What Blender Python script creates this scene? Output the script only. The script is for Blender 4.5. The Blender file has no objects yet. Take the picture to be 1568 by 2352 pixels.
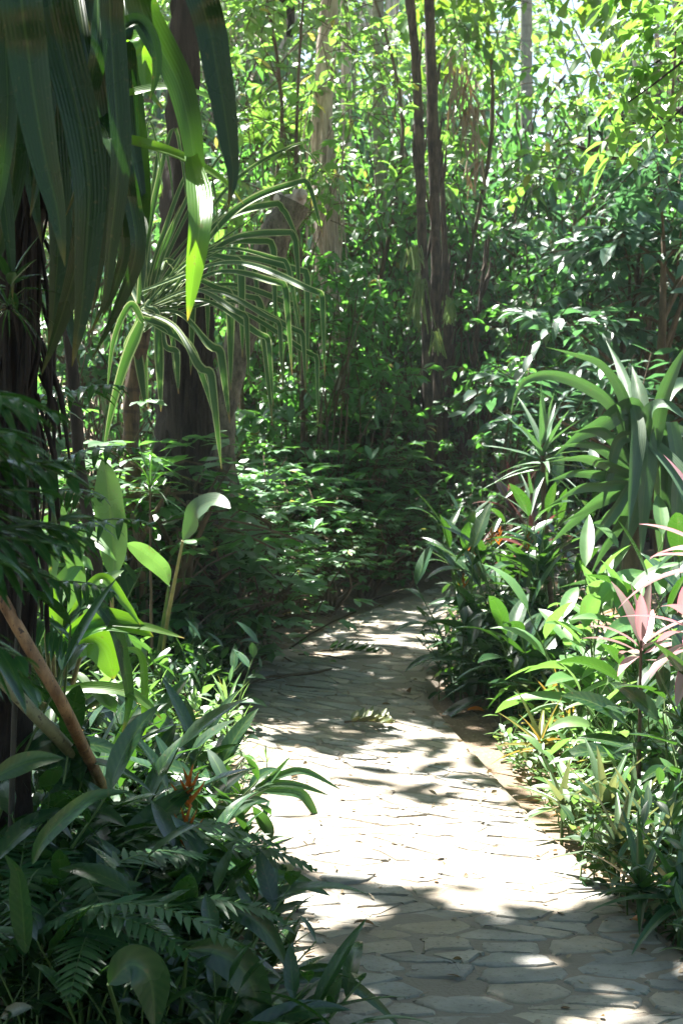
import bpy, math, random
import numpy as np

# ------------------------------------------------------------------ camera
SC = bpy.context.scene
CAMH = 1.65
PITCH = math.radians(5.05)
FP = 3691.0                      # focal length in units of a 1568 x 2352 frame
cam_d = bpy.data.cameras.new("camera")
cam = bpy.data.objects.new("camera", cam_d)
SC.collection.objects.link(cam)
cam.location = (0, 0, CAMH)
cam.rotation_euler = (math.radians(90) - PITCH, 0, 0)
cam_d.sensor_fit = 'VERTICAL'
cam_d.sensor_height = 22.3
cam_d.sensor_width = 14.9
cam_d.lens = 35.0
cam_d.clip_start = 0.05
cam_d.clip_end = 600
cam_d.dof.use_dof = True
cam_d.dof.focus_distance = 5.0
cam_d.dof.aperture_fstop = 5.6
SC.camera = cam

# ------------------------------------------------------------------ light
SUN_EL = math.radians(66)
SUN_AZ = math.radians(-38)       # measured from +y (straight ahead) towards +x
LDIR = np.array([math.sin(SUN_AZ) * math.cos(SUN_EL), math.cos(SUN_AZ) * math.cos(SUN_EL), math.sin(SUN_EL)])
world = bpy.data.worlds.new("World")
SC.world = world
world.use_nodes = True
wn = world.node_tree
for n in list(wn.nodes):
    wn.nodes.remove(n)
wo = wn.nodes.new('ShaderNodeOutputWorld')
wb = wn.nodes.new('ShaderNodeBackground')
wsky = wn.nodes.new('ShaderNodeTexSky')
wsky.sky_type = 'NISHITA'
wsky.sun_disc = False
wsky.sun_elevation = SUN_EL
wsky.sun_rotation = SUN_AZ
wsky.air_density = 1.0
wsky.dust_density = 1.5
wsky.ozone_density = 0.6
wb.inputs['Strength'].default_value = 0.05
wn.links.new(wsky.outputs[0], wb.inputs[0])
wn.links.new(wb.outputs[0], wo.inputs[0])
sun_d = bpy.data.lights.new("sun", 'SUN')
sun_d.energy = 5.0
sun_d.angle = math.radians(0.53)
sun_d.color = (1.0, 0.965, 0.9)
sun = bpy.data.objects.new("sun", sun_d)
SC.collection.objects.link(sun)
sun.rotation_euler = (math.radians(90) - SUN_EL, 0, -SUN_AZ + math.pi)
# the lamp shines along its local -z: tilt it so that -z points along -LDIR
from mathutils import Vector
sun.rotation_euler = Vector(LDIR).to_track_quat('Z', 'Y').to_euler()
sun.location = (2, 8, 12)
SC.view_settings.view_transform = 'Standard'
SC.view_settings.look = 'None'
SC.view_settings.gamma = 1
SC.view_settings.exposure = 2.75
SC.cycles.max_bounces = 8
SC.cycles.diffuse_bounces = 5
SC.cycles.glossy_bounces = 3
SC.cycles.transmission_bounces = 5
SC.cycles.transparent_max_bounces = 4
SC.cycles.use_denoising = True

# ------------------------------------------------------------------ helpers
COL = SC.collection
CT, ST = math.cos(PITCH), math.sin(PITCH)

def pt(px, py, Y):
    """point at world depth Y seen at photo position (px, py)"""
    u = (px - 784.0) / FP
    v = (1176.0 - py) / FP
    d = np.array([u, CT + v * ST, -ST + v * CT])
    return np.array([0, 0, CAMH]) + d * (Y / d[1])

def gp(px, py, z=0.0):
    """ground point seen at photo position"""
    u = (px - 784.0) / FP
    v = (1176.0 - py) / FP
    d = np.array([u, CT + v * ST, -ST + v * CT])
    return np.array([0, 0, CAMH]) + d * ((z - CAMH) / d[2])

def unit(a):
    a = np.asarray(a, float)
    return a / np.maximum(np.linalg.norm(a, axis=-1, keepdims=True), 1e-9)

def catmull(pts, n):
    pts = np.asarray(pts, float)
    if len(pts) == 2:
        t = np.linspace(0, 1, n)[:, None]
        return pts[0] * (1 - t) + pts[1] * t
    P = np.vstack([2 * pts[0] - pts[1], pts, 2 * pts[-1] - pts[-2]])
    seg = np.linalg.norm(np.diff(pts, axis=0), axis=1) + 1e-9
    cum = np.concatenate([[0], np.cumsum(seg)])
    s = np.linspace(0, cum[-1], n)
    out = []
    for x in s:
        i = min(np.searchsorted(cum, x, side='right') - 1, len(seg) - 1)
        t = (x - cum[i]) / seg[i]
        p0, p1, p2, p3 = P[i], P[i + 1], P[i + 2], P[i + 3]
        out.append(0.5 * ((2 * p1) + (-p0 + p2) * t + (2 * p0 - 5 * p1 + 4 * p2 - p3) * t * t + (-p0 + 3 * p1 - 3 * p2 + p3) * t ** 3))
    return np.array(out)

class MB:
    """collects quad grids; build() links them as one mesh object"""
    def __init__(self):
        self.v, self.q, self.uv, self.m, self.n = [], [], [], [], 0
    def grid(self, V, UV, mat=0, closed=False):
        """V (N, R, C, 3), UV (N, R, C, 2)"""
        N, R, C = V.shape[:3]
        idx = np.arange(N * R * C).reshape(N, R, C) + self.n
        if closed:
            nxt = np.roll(idx, -1, axis=2)
            q = np.stack([idx[:, :-1], nxt[:, :-1], nxt[:, 1:], idx[:, 1:]], -1)
        else:
            q = np.stack([idx[:, :-1, :-1], idx[:, :-1, 1:], idx[:, 1:, 1:], idx[:, 1:, :-1]], -1)
        q = q.reshape(-1, 4)
        self.v.append(V.reshape(-1, 3)); self.uv.append(UV.reshape(-1, 2))
        self.q.append(q); self.m.append(np.full(len(q), mat)); self.n += N * R * C
    def shift(self, loc):
        self.v = [a - np.asarray(loc) for a in self.v]
        return self
    def mesh(self, name, mats):
        me = bpy.data.meshes.new(name)
        V = np.concatenate(self.v).astype(np.float32); Q = np.concatenate(self.q).astype(np.int32)
        UV = np.concatenate(self.uv).astype(np.float32)
        me.vertices.add(len(V)); me.vertices.foreach_set('co', V.ravel())
        me.loops.add(Q.size); me.loops.foreach_set('vertex_index', Q.ravel())
        me.polygons.add(len(Q)); me.polygons.foreach_set('loop_start', np.arange(0, Q.size, 4, dtype=np.int32))
        me.polygons.foreach_set('material_index', np.concatenate(self.m).astype(np.int32))
        me.update(calc_edges=True)
        ul = me.uv_layers.new(name='UVMap')
        ul.data.foreach_set('uv', UV[Q.ravel()].ravel())
        me.shade_smooth()
        for m in (mats if isinstance(mats, (list, tuple)) else [mats]):
            me.materials.append(m)
        return me

def link(name, me, parent=None, loc=None):
    o = bpy.data.objects.new(name, me)
    COL.objects.link(o)
    if parent is not None:
        o.parent = parent
    if loc is not None:
        o.location = loc
    return o

def thing(name, label, cat, loc=(0, 0, 0), group=None):
    o = bpy.data.objects.new(name, None)
    COL.objects.link(o)
    o.location = tuple(float(x) for x in loc)
    o.empty_display_size = 0.1
    o['label'] = label; o['category'] = cat
    if group:
        o['group'] = group
    return o

def part(name, mb, mats, parent, label=None):
    """mb is in world space; the part is stored relative to its thing"""
    mb.shift(np.array(parent.location))
    o = link(name, mb.mesh(name, mats), parent)
    if label:
        o['label'] = label
    return o

def copy_thing(src, label, loc, rotz=0, scale=1.0, group=None):
    r = src.copy(); COL.objects.link(r)
    r.location = tuple(float(x) for x in loc)
    r.rotation_euler = (0, 0, rotz)
    r.scale = (scale,) * 3 if np.isscalar(scale) else tuple(scale)
    r['label'] = label
    if group:
        r['group'] = group
    for ch in list(src.children):
        c = ch.copy(); COL.objects.link(c); c.parent = r
    return r

# --- leaf outlines: half width along the leaf, 0..1
def prof(kind, t):
    if kind == 'lance':
        return np.sin(np.pi * np.clip(t, 0, 1) ** 0.8) ** 0.85 * 0.97 + 0.03 * (1 - t)
    if kind == 'oval':
        return np.sin(np.pi * np.clip(t, 0, 1) ** 0.9) ** 0.65 * 0.97 + 0.02
    if kind == 'strap':
        return np.clip(0.55 + 1.2 * t, 0, 1) * (1 - np.clip(t, 0, 1) ** 5) * 0.98 + 0.015
    if kind == 'blade':
        return (1 - t) ** 0.75 * np.clip(0.6 + 3 * t, 0, 1) * 0.98 + 0.02
    if kind == 'wedge':
        return 0.08 + 0.92 * t ** 1.1
    if kind == 'obov':
        return np.sin(np.pi * np.clip(t, 0, 1) ** 1.5) ** 0.8 * 0.97 + 0.05
    return np.ones_like(t)

def ribbons(mb, B, D, L, W, droop=0.4, kind='lance', S=3, C=3, fold=0.15, roll=0.0, mat=0, wave=0.0, rng=None, twist=0.0):
    B = np.atleast_2d(np.asarray(B, float)); N = len(B)
    D = unit(np.broadcast_to(np.asarray(D, float), (N, 3)))
    L = np.broadcast_to(np.asarray(L, float), (N,)); W = np.broadcast_to(np.asarray(W, float), (N,))
    droop = np.broadcast_to(np.asarray(droop, float), (N,)); roll = np.broadcast_to(np.asarray(roll, float), (N,))
    up = np.array([0, 0, 1.0])
    s = np.cross(D, up)
    bad = np.linalg.norm(s, axis=1) < 0.05
    s[bad] = [1, 0, 0]
    s = unit(s)
    n0 = np.cross(s, D)
    s = s * np.cos(roll)[:, None] + n0 * np.sin(roll)[:, None]
    V = np.zeros((N, S + 1, C, 3)); UV = np.zeros((N, S + 1, C, 2))
    cs = np.linspace(-1, 1, C)
    d = D.copy(); p = B.copy()
    ph = (rng.random(N) * 6.28 if rng is not None else np.zeros(N))
    for i in range(S + 1):
        t = i / S
        s = unit(s - (s * d).sum(1, keepdims=True) * d)
        n = np.cross(s, d)
        if twist:
            a = twist / S
            s = s * math.cos(a) + n * math.sin(a); n = np.cross(s, d)
        w = W * 0.5 * prof(kind, np.array(t))
        for j, c in enumerate(cs):
            off = s * (c * w)[:, None] + n * (abs(c) * w * fold)[:, None]
            if wave:
                off = off + n * (abs(c) ** 1.5 * wave * W * np.sin(ph + t * 17 + c * 2.0))[:, None]
            V[:, i, j] = p + off
            UV[:, i, j, 0] = 0.5 + 0.5 * c; UV[:, i, j, 1] = t
        d = unit(d + np.array([0, 0, -1.0]) * (droop / S)[:, None])
        p = p + d * (L / S)[:, None]
    mb.grid(V, UV, mat)

def strap(mb, P, W, kind='strap', n=26, C=7, fold=0.2, face=0.0, twist=0.0, mat=0, wave=0.0, seed=0, hint=None, widths=None, t0=0.0):
    """one long leaf along traced 3-D points; its broad side is turned `face` radians from the viewer"""
    P = catmull(P, n)
    T = unit(np.gradient(P, axis=0))
    hintv = np.array([0, -1.0, 0.15]) if hint is None else np.asarray(hint, float)
    s = unit(np.cross(T, hintv))
    for i in range(1, n):
        if (s[i] * s[i - 1]).sum() < 0:
            s[i] = -s[i]
    for k in range(3):
        s[1:-1] = unit(s[:-2] + s[1:-1] + s[2:])
    nn = np.cross(s, T)
    rng = np.random.default_rng(seed)
    t = np.linspace(0, 1, n)
    a = face + twist * (t - 0.4)
    s2 = s * np.cos(a)[:, None] + nn * np.sin(a)[:, None]
    n2 = np.cross(s2, T)
    w = 0.5 * W * (prof(kind, t0 + (1 - t0) * t) if widths is None else np.interp(t, np.linspace(0, 1, len(widths)), widths))
    cs = np.linspace(-1, 1, C)
    V = np.zeros((1, n, C, 3)); UV = np.zeros((1, n, C, 2))
    ph = rng.random() * 6
    for j, c in enumerate(cs):
        off = s2 * (c * w)[:, None] + n2 * ((abs(c) ** 1.3) * w * fold)[:, None]
        if wave:
            off = off + n2 * (wave * W * abs(c) * np.sin(ph + t * 14 + (0 if c < 0 else 1.7)) * (w / (0.5 * W)))[:, None]
        V[0, :, j] = P + off
        UV[0, :, j, 0] = 0.5 + 0.5 * c; UV[0, :, j, 1] = t
    mb.grid(V, UV, mat)

def tube(mb, pts, rad, n=14, K=9, rough=0.0, seed=0, mat=0, taper_end=False, ridges=0):
    P = catmull(pts, n)
    rad = np.interp(np.linspace(0, 1, n), np.linspace(0, 1, len(np.atleast_1d(rad))), np.atleast_1d(rad)) if not np.isscalar(rad) else np.full(n, rad)
    T = unit(np.gradient(P, axis=0))
    ref = np.array([0.31, -0.95, 0.05])
    a = unit(np.cross(T, ref)); b = np.cross(T, a)
    th = np.linspace(0, 2 * np.pi, K, endpoint=False)
    rng = np.random.default_rng(seed)
    R = rad[:, None] * (1 + rough * rng.standard_normal((n, K)))
    if ridges:
        R = R * (1 + 0.12 * np.sin(th * ridges + 1.5 * np.sin(np.linspace(0, 9, n))[:, None]))
    V = P[:, None] + R[..., None] * (np.cos(th)[None, :, None] * a[:, None] + np.sin(th)[None, :, None] * b[:, None])
    UV = np.zeros((1, n, K, 2)); UV[0, :, :, 0] = th / 6.283
    UV[0, :, :, 1] = np.concatenate([[0], np.cumsum(np.linalg.norm(np.diff(P, axis=0), axis=1))])[:, None]
    mb.grid(V[None], UV, mat, closed=True)
    # caps
    for e in (0, n - 1):
        c = V[e]
        cap = np.stack([c, np.repeat(P[e][None], K, 0)])[None]
        mb.grid(cap, np.zeros((1, 2, K, 2)), mat, closed=True)

# ------------------------------------------------------------------ materials
def nt(name):
    m = bpy.data.materials.new(name); m.use_nodes = True
    t = m.node_tree
    for n in list(t.nodes):
        t.nodes.remove(n)
    return m, t, t.nodes.new, t.links.new

def mathn(N, Lk, op, a, b=None, clamp=False):
    n = N('ShaderNodeMath'); n.operation = op; n.use_clamp = clamp
    for i, x in enumerate((a, b)):
        if x is None: continue
        if isinstance(x, (int, float)): n.inputs[i].default_value = x
        else: Lk(x, n.inputs[i])
    return n.outputs[0]

def mixc(N, Lk, f, a, b, mode='MIX'):
    n = N('ShaderNodeMix'); n.data_type = 'RGBA'; n.blend_type = mode
    for sock, x in ((n.inputs[0], f), (n.inputs[6], a), (n.inputs[7], b)):
        if isinstance(x, (int, float)): sock.default_value = x
        elif isinstance(x, tuple): sock.default_value = (*x, 1) if len(x) == 3 else x
        else: Lk(x, sock)
    return n.outputs[2]

def leaf_mat(name, c1, c2, trans=(0.22, 0.42, 0.04), amt=0.4, rough=0.32, margin=None, mwidth=0.16, midrib=0.35,
             old=None, old_f=0.0, veins=0.0, tipc=None, spec=0.62, streak=0.0, ribs=0.0, blem=0.0, vamp=0.05):
    rough = rough - 0.05
    m, t, N, Lk = nt(name)
    out = N('ShaderNodeOutputMaterial')
    geo = N('ShaderNodeNewGeometry'); oi = N('ShaderNodeObjectInfo')
    uv = N('ShaderNodeUVMap'); sep = N('ShaderNodeSeparateXYZ'); Lk(uv.outputs[0], sep.inputs[0])
    base = mixc(N, Lk, geo.outputs['Random Per Island'], c1, c2)
    tc = N('ShaderNodeTexCoord')
    nz = N('ShaderNodeTexNoise'); nz.inputs['Scale'].default_value = 9; nz.inputs['Detail'].default_value = 3
    Lk(tc.outputs['Object'], nz.inputs['Vector'])
    v = mathn(N, Lk, 'MULTIPLY_ADD', nz.outputs[0], 0.9); v.node.inputs[2].default_value = 0.55
    base = mixc(N, Lk, 1.0, base, v, 'MULTIPLY')
    off = mathn(N, Lk, 'ABSOLUTE', mathn(N, Lk, 'SUBTRACT', sep.outputs[0], 0.5))   # 0 at the midrib, .5 at the edge
    tr = mixc(N, Lk, geo.outputs['Random Per Island'], trans, tuple(x * 0.7 for x in trans))
    if old is not None:
        r2 = mathn(N, Lk, 'FRACT', mathn(N, Lk, 'MULTIPLY', geo.outputs['Random Per Island'], 37.31))
        f = mathn(N, Lk, 'LESS_THAN', r2, old_f)
        base = mixc(N, Lk, f, base, old)
        tr = mixc(N, Lk, f, tr, tuple(min(1, x * 1.6) for x in old))
    if midrib:
        mr = mathn(N, Lk, 'LESS_THAN', off, 0.035)
        base = mixc(N, Lk, mathn(N, Lk, 'MULTIPLY', mr, midrib), base, (0.2, 0.3, 0.08))
    if veins:
        w = mathn(N, Lk, 'SINE', mathn(N, Lk, 'MULTIPLY', mathn(N, Lk, 'ADD', sep.outputs[1], mathn(N, Lk, 'MULTIPLY', off, -0.28)), veins))
        w = mathn(N, Lk, 'MULTIPLY', mathn(N, Lk, 'ADD', w, 1.0), vamp)
        base = mixc(N, Lk, w, base, (0.15, 0.25, 0.06))
        tr = mixc(N, Lk, w, tr, (0.08, 0.2, 0.02))
    if streak:
        ns = N('ShaderNodeTexNoise'); ns.inputs['Scale'].default_value = 1.0; ns.inputs['Detail'].default_value = 2
        cb = N('ShaderNodeCombineXYZ'); Lk(mathn(N, Lk, 'MULTIPLY', sep.outputs[0], 22.0), cb.inputs[0]); Lk(mathn(N, Lk, 'MULTIPLY', sep.outputs[1], 1.5), cb.inputs[1])
        Lk(geo.outputs['Random Per Island'], cb.inputs[2]); Lk(cb.outputs[0], ns.inputs['Vector'])
        base = mixc(N, Lk, mathn(N, Lk, 'MULTIPLY', ns.outputs[0], streak), base, (0.16, 0.24, 0.1))
    if margin is not None:
        ns = N('ShaderNodeTexNoise'); ns.inputs['Scale'].default_value = 2.5
        Lk(tc.outputs['Object'], ns.inputs['Vector'])
        e = mathn(N, Lk, 'GREATER_THAN', mathn(N, Lk, 'ADD', off, mathn(N, Lk, 'MULTIPLY', ns.outputs[0], 0.05)), 0.525 - mwidth)
        base = mixc(N, Lk, e, base, margin)
        tr = mixc(N, Lk, e, tr, tuple(min(1, x * 1.1) for x in margin))
    if tipc is not None:
        ns = N('ShaderNodeTexNoise'); ns.inputs['Scale'].default_value = 14
        Lk(tc.outputs['Object'], ns.inputs['Vector'])
        e = mathn(N, Lk, 'MULTIPLY', mathn(N, Lk, 'SUBTRACT', mathn(N, Lk, 'ADD', sep.outputs[1], mathn(N, Lk, 'MULTIPLY', ns.outputs[0], 0.12)), 1.0), 14.0, True)
        base = mixc(N, Lk, e, base, tipc)
        tr = mixc(N, Lk, e, tr, tuple(min(1, x * 1.5) for x in tipc))
    if blem:
        nb = N('ShaderNodeTexNoise'); nb.inputs['Scale'].default_value = 75; nb.inputs['Detail'].default_value = 4
        Lk(tc.outputs['Object'], nb.inputs['Vector'])
        fb = mathn(N, Lk, 'MULTIPLY', mathn(N, Lk, 'SUBTRACT', nb.outputs[0], 0.64), 12.0, True)
        base = mixc(N, Lk, mathn(N, Lk, 'MULTIPLY', fb, blem * 0.6), base, (0.16, 0.12, 0.05))
        tr = mixc(N, Lk, mathn(N, Lk, 'MULTIPLY', fb, blem), tr, (0.2, 0.16, 0.04))
    hs = N('ShaderNodeHueSaturation')
    Lk(base, hs.inputs['Color'])
    vv = mathn(N, Lk, 'MULTIPLY_ADD', oi.outputs['Random'], 0.4); vv.node.inputs[2].default_value = 0.8
    Lk(vv, hs.inputs['Value'])
    hh = mathn(N, Lk, 'MULTIPLY_ADD', oi.outputs['Random'], 0.03); hh.node.inputs[2].default_value = 0.485
    Lk(hh, hs.inputs['Hue'])
    p = N('ShaderNodeBsdfPrincipled')
    Lk(hs.outputs[0], p.inputs['Base Color'])
    p.inputs['Specular IOR Level'].default_value = spec
    rr = mathn(N, Lk, 'MULTIPLY_ADD', nz.outputs[0], 0.25); rr.node.inputs[2].default_value = rough - 0.1
    Lk(rr, p.inputs['Roughness'])
    if ribs:
        wv = mathn(N, Lk, 'SINE', mathn(N, Lk, 'MULTIPLY', sep.outputs[0], ribs))
        bp = N('ShaderNodeBump'); bp.inputs['Strength'].default_value = 0.18; bp.inputs['Distance'].default_value = 0.002
        Lk(mathn(N, Lk, 'ADD', wv, mathn(N, Lk, 'MULTIPLY', nz.outputs[0], 1.5)), bp.inputs['Height']); Lk(bp.outputs[0], p.inputs['Normal'])
    tl = N('ShaderNodeBsdfTranslucent'); Lk(tr, tl.inputs[0])
    mx = N('ShaderNodeMixShader'); mx.inputs[0].default_value = amt
    Lk(p.outputs[0], mx.inputs[1]); Lk(tl.outputs[0], mx.inputs[2])
    Lk(mx.outputs[0], out.inputs[0])
    return m

def bark_mat(name, c1, c2, scale=(6, 6, 1.5), rough=0.85, bump=0.6, rings=0.0, spots=None):
    m, t, N, Lk = nt(name)
    out = N('ShaderNodeOutputMaterial'); p = N('ShaderNodeBsdfPrincipled')
    tc = N('ShaderNodeTexCoord'); mp = N('ShaderNodeMapping'); mp.inputs['Scale'].default_value = scale
    Lk(tc.outputs['Object'], mp.inputs[0])
    nz = N('ShaderNodeTexNoise'); nz.inputs['Scale'].default_value = 4; nz.inputs['Detail'].default_value = 8; nz.inputs['Roughness'].default_value = 0.65
    Lk(mp.outputs[0], nz.inputs['Vector'])
    cr = N('ShaderNodeValToRGB'); cr.color_ramp.elements[0].position = 0.35; cr.color_ramp.elements[1].position = 0.65
    cr.color_ramp.elements[0].color = (*c1, 1); cr.color_ramp.elements[1].color = (*c2, 1)
    Lk(nz.outputs[0], cr.inputs[0])
    col = cr.outputs[0]; h = nz.outputs[0]
    if rings:
        uv = N('ShaderNodeUVMap'); sp = N('ShaderNodeSeparateXYZ'); Lk(uv.outputs[0], sp.inputs[0])
        w = mathn(N, Lk, 'FRACT', mathn(N, Lk, 'ADD', mathn(N, Lk, 'MULTIPLY', sp.outputs[1], rings), mathn(N, Lk, 'MULTIPLY', nz.outputs[0], 0.35)))
        r = mathn(N, Lk, 'LESS_THAN', w, 0.16)
        col = mixc(N, Lk, mathn(N, Lk, 'MULTIPLY', r, 0.4), col, tuple(x * 0.6 for x in c1))
        h = mathn(N, Lk, 'SUBTRACT', h, mathn(N, Lk, 'MULTIPLY', r, 0.4))
    if spots is not None:
        n2 = N('ShaderNodeTexNoise'); n2.inputs['Scale'].default_value = 75; Lk(tc.outputs['Object'], n2.inputs['Vector'])
        f = mathn(N, Lk, 'MULTIPLY', mathn(N, Lk, 'SUBTRACT', n2.outputs[0], 0.62), 14.0, True)
        col = mixc(N, Lk, f, col, spots)
    Lk(col, p.inputs['Base Color']); p.inputs['Roughness'].default_value = rough
    b = N('ShaderNodeBump'); b.inputs['Strength'].default_value = bump; b.inputs['Distance'].default_value = 0.02
    Lk(h, b.inputs['Height']); Lk(b.outputs[0], p.inputs['Normal'])
    Lk(p.outputs[0], out.inputs[0])
    return m

YG = (0.30, 0.46, 0.035)
M = {}
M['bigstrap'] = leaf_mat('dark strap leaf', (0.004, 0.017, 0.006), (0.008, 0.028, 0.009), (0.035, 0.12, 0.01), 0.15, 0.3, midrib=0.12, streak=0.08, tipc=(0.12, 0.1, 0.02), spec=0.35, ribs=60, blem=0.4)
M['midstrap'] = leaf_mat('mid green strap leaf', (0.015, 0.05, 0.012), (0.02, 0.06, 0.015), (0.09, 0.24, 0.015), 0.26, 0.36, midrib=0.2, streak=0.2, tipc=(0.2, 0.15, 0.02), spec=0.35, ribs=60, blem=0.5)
M['straplit'] = leaf_mat('sunlit tone strap leaf', (0.035, 0.11, 0.014), (0.045, 0.13, 0.018), (0.22, 0.5, 0.02), 0.45, 0.35, midrib=0.5, streak=0.35, tipc=(0.42, 0.3, 0.04), ribs=50, blem=0.6)  # brighter copy of the dark strap leaf, backlight put into its colour
M['variegated'] = leaf_mat('variegated strap leaf', (0.012, 0.048, 0.018), (0.022, 0.066, 0.024), (0.08, 0.22, 0.025), 0.3, 0.5, margin=(0.26, 0.32, 0.13), mwidth=0.13, midrib=0.1, tipc=(0.26, 0.15, 0.06), streak=0.2, blem=0.3, spec=0.35)
M['dracaena'] = leaf_mat('broad dracaena leaf', (0.026, 0.07, 0.042), (0.036, 0.09, 0.05), (0.10, 0.25, 0.05), 0.24, 0.46, midrib=0.2, streak=0.45, spec=0.9, ribs=70, blem=0.5)
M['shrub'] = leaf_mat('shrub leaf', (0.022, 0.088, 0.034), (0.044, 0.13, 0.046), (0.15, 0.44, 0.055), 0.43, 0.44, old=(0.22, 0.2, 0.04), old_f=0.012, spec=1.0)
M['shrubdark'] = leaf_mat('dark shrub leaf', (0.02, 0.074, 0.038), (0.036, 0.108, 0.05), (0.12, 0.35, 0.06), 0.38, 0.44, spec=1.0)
M['palmate'] = leaf_mat('palmate shrub leaf', (0.034, 0.115, 0.046), (0.056, 0.15, 0.056), (0.17, 0.44, 0.06), 0.42, 0.44, old=(0.22, 0.2, 0.04), old_f=0.01, spec=1.0)
M['bluetree'] = leaf_mat('blue green tree leaf', (0.026, 0.078, 0.056), (0.045, 0.11, 0.076), (0.11, 0.3, 0.09), 0.36, 0.44, spec=1.0)
M['canopy'] = leaf_mat('sunny canopy leaf', (0.045, 0.13, 0.032), (0.075, 0.165, 0.045), (0.24, 0.5, 0.06), 0.46, 0.44, old=(0.3, 0.28, 0.05), old_f=0.02, spec=1.0)
M['shadecanopy'] = leaf_mat('added shade canopy leaf', (0.03, 0.09, 0.02), (0.05, 0.12, 0.025), (0.18, 0.38, 0.03), 0.3, 0.35)  # leaves of the crowns added out of view for shade
M['fishtail'] = leaf_mat('fishtail palm leaf', (0.03, 0.1, 0.022), (0.05, 0.13, 0.032), (0.26, 0.46, 0.035), 0.42, 0.46, midrib=0, spec=0.8)
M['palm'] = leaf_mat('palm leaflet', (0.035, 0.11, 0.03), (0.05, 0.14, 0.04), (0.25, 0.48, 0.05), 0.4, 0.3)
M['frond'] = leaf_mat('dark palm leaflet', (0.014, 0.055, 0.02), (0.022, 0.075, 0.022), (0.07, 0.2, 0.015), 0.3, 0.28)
M['fern'] = leaf_mat('fern frond', (0.018, 0.07, 0.02), (0.026, 0.088, 0.025), (0.11, 0.28, 0.03), 0.34, 0.5, midrib=0)
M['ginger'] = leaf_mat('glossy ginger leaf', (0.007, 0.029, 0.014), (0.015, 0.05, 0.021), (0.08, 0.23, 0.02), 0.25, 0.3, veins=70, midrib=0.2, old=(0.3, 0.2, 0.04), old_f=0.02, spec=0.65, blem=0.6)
M['gingerlit'] = leaf_mat('sunlit tone ginger leaf', (0.05, 0.13, 0.04), (0.075, 0.165, 0.055), (0.2, 0.44, 0.07), 0.38, 0.44, veins=80, midrib=0.4, spec=1.0, blem=0.9, vamp=0.13)  # paler copy of the ginger leaf, with sunlight in its colour
M['banana'] = leaf_mat('banana leaf', (0.06, 0.15, 0.055), (0.07, 0.17, 0.065), (0.22, 0.46, 0.08), 0.4, 0.3, veins=190, midrib=0.7, blem=0.8, spec=0.9, vamp=0.14)
M['lime'] = leaf_mat('lime seedling leaf', (0.085, 0.19, 0.05), (0.13, 0.24, 0.07), (0.25, 0.46, 0.1), 0.34, 0.44, old=(0.4, 0.35, 0.06), old_f=0.03, spec=1.0, blem=0.5)
M['cover'] = leaf_mat('ground cover leaf', (0.05, 0.13, 0.04), (0.09, 0.18, 0.055), (0.24, 0.42, 0.06), 0.34, 0.46, old=(0.3, 0.2, 0.08), old_f=0.04, spec=1.0)
M['coverdark'] = leaf_mat('dark ground cover leaf', (0.011, 0.044, 0.02), (0.021, 0.068, 0.026), (0.1, 0.26, 0.03), 0.28, 0.44, spec=0.8, old=(0.25, 0.18, 0.05), old_f=0.02)
M['pink'] = leaf_mat('pink cordyline leaf', (0.42, 0.22, 0.26), (0.25, 0.25, 0.17), (0.55, 0.3, 0.32), 0.3, 0.4, margin=(0.5, 0.15, 0.2), mwidth=0.06, spec=1.0, streak=0.3)
M['redleaf'] = leaf_mat('maroon cordyline leaf', (0.05, 0.028, 0.03), (0.045, 0.045, 0.03), (0.2, 0.06, 0.06), 0.28, 0.28, margin=(0.16, 0.03, 0.05), mwidth=0.04)
M['bromelia'] = leaf_mat('bromeliad leaf', (0.14, 0.13, 0.035), (0.07, 0.12, 0.035), (0.45, 0.3, 0.05), 0.35, 0.35)
M['rhoeo'] = leaf_mat('rhoeo leaf', (0.06, 0.11, 0.055), (0.08, 0.13, 0.065), (0.25, 0.28, 0.09), 0.3, 0.33, midrib=0)
M['dry'] = leaf_mat('dry leaf', (0.16, 0.115, 0.075), (0.3, 0.235, 0.165), (0.3, 0.18, 0.07), 0.25, 0.6, midrib=0.2)
M['orange'] = leaf_mat('orange bract', (0.42, 0.11, 0.015), (0.52, 0.18, 0.02), (0.6, 0.2, 0.015), 0.35, 0.45, midrib=0)
M['fruit'] = leaf_mat('palm fruit strand', (0.14, 0.22, 0.06), (0.2, 0.28, 0.09), (0.3, 0.4, 0.1), 0.2, 0.5, midrib=0)
M['stem'] = bark_mat('green stem', (0.05, 0.10, 0.025), (0.10, 0.16, 0.04), (5, 5, 2), 0.5, 0.15)
M['reedstem'] = bark_mat('tan cane stem', (0.16, 0.16, 0.06), (0.3, 0.25, 0.11), (5, 5, 1), 0.5, 0.15)
M['twig'] = bark_mat('brown twig', (0.06, 0.04, 0.025), (0.14, 0.1, 0.06), (5, 5, 2), 0.9, 0.4)
M['bark'] = bark_mat('rugged dark bark', (0.010, 0.007, 0.005), (0.042, 0.03, 0.021), (7, 7, 0.9), 0.92, 1.0)
M['barkpale'] = bark_mat('pale pinkish bark', (0.2, 0.15, 0.125), (0.55, 0.46, 0.4), (6, 6, 1.0), 0.85, 0.7)
M['barkring'] = bark_mat('ringed palm bark', (0.14, 0.14, 0.1), (0.24, 0.235, 0.17), (7, 7, 2), 0.8, 0.3, rings=5)
M['barkslim'] = bark_mat('slim palm bark', (0.02, 0.014, 0.009), (0.12, 0.085, 0.06), (9, 9, 2.0), 0.88, 1.0, rings=2.7)
M['barkfibre'] = bark_mat('fibrous trunk', (0.008, 0.005, 0.004), (0.03, 0.018, 0.011), (14, 14, 1.6), 0.95, 1.0)
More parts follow.
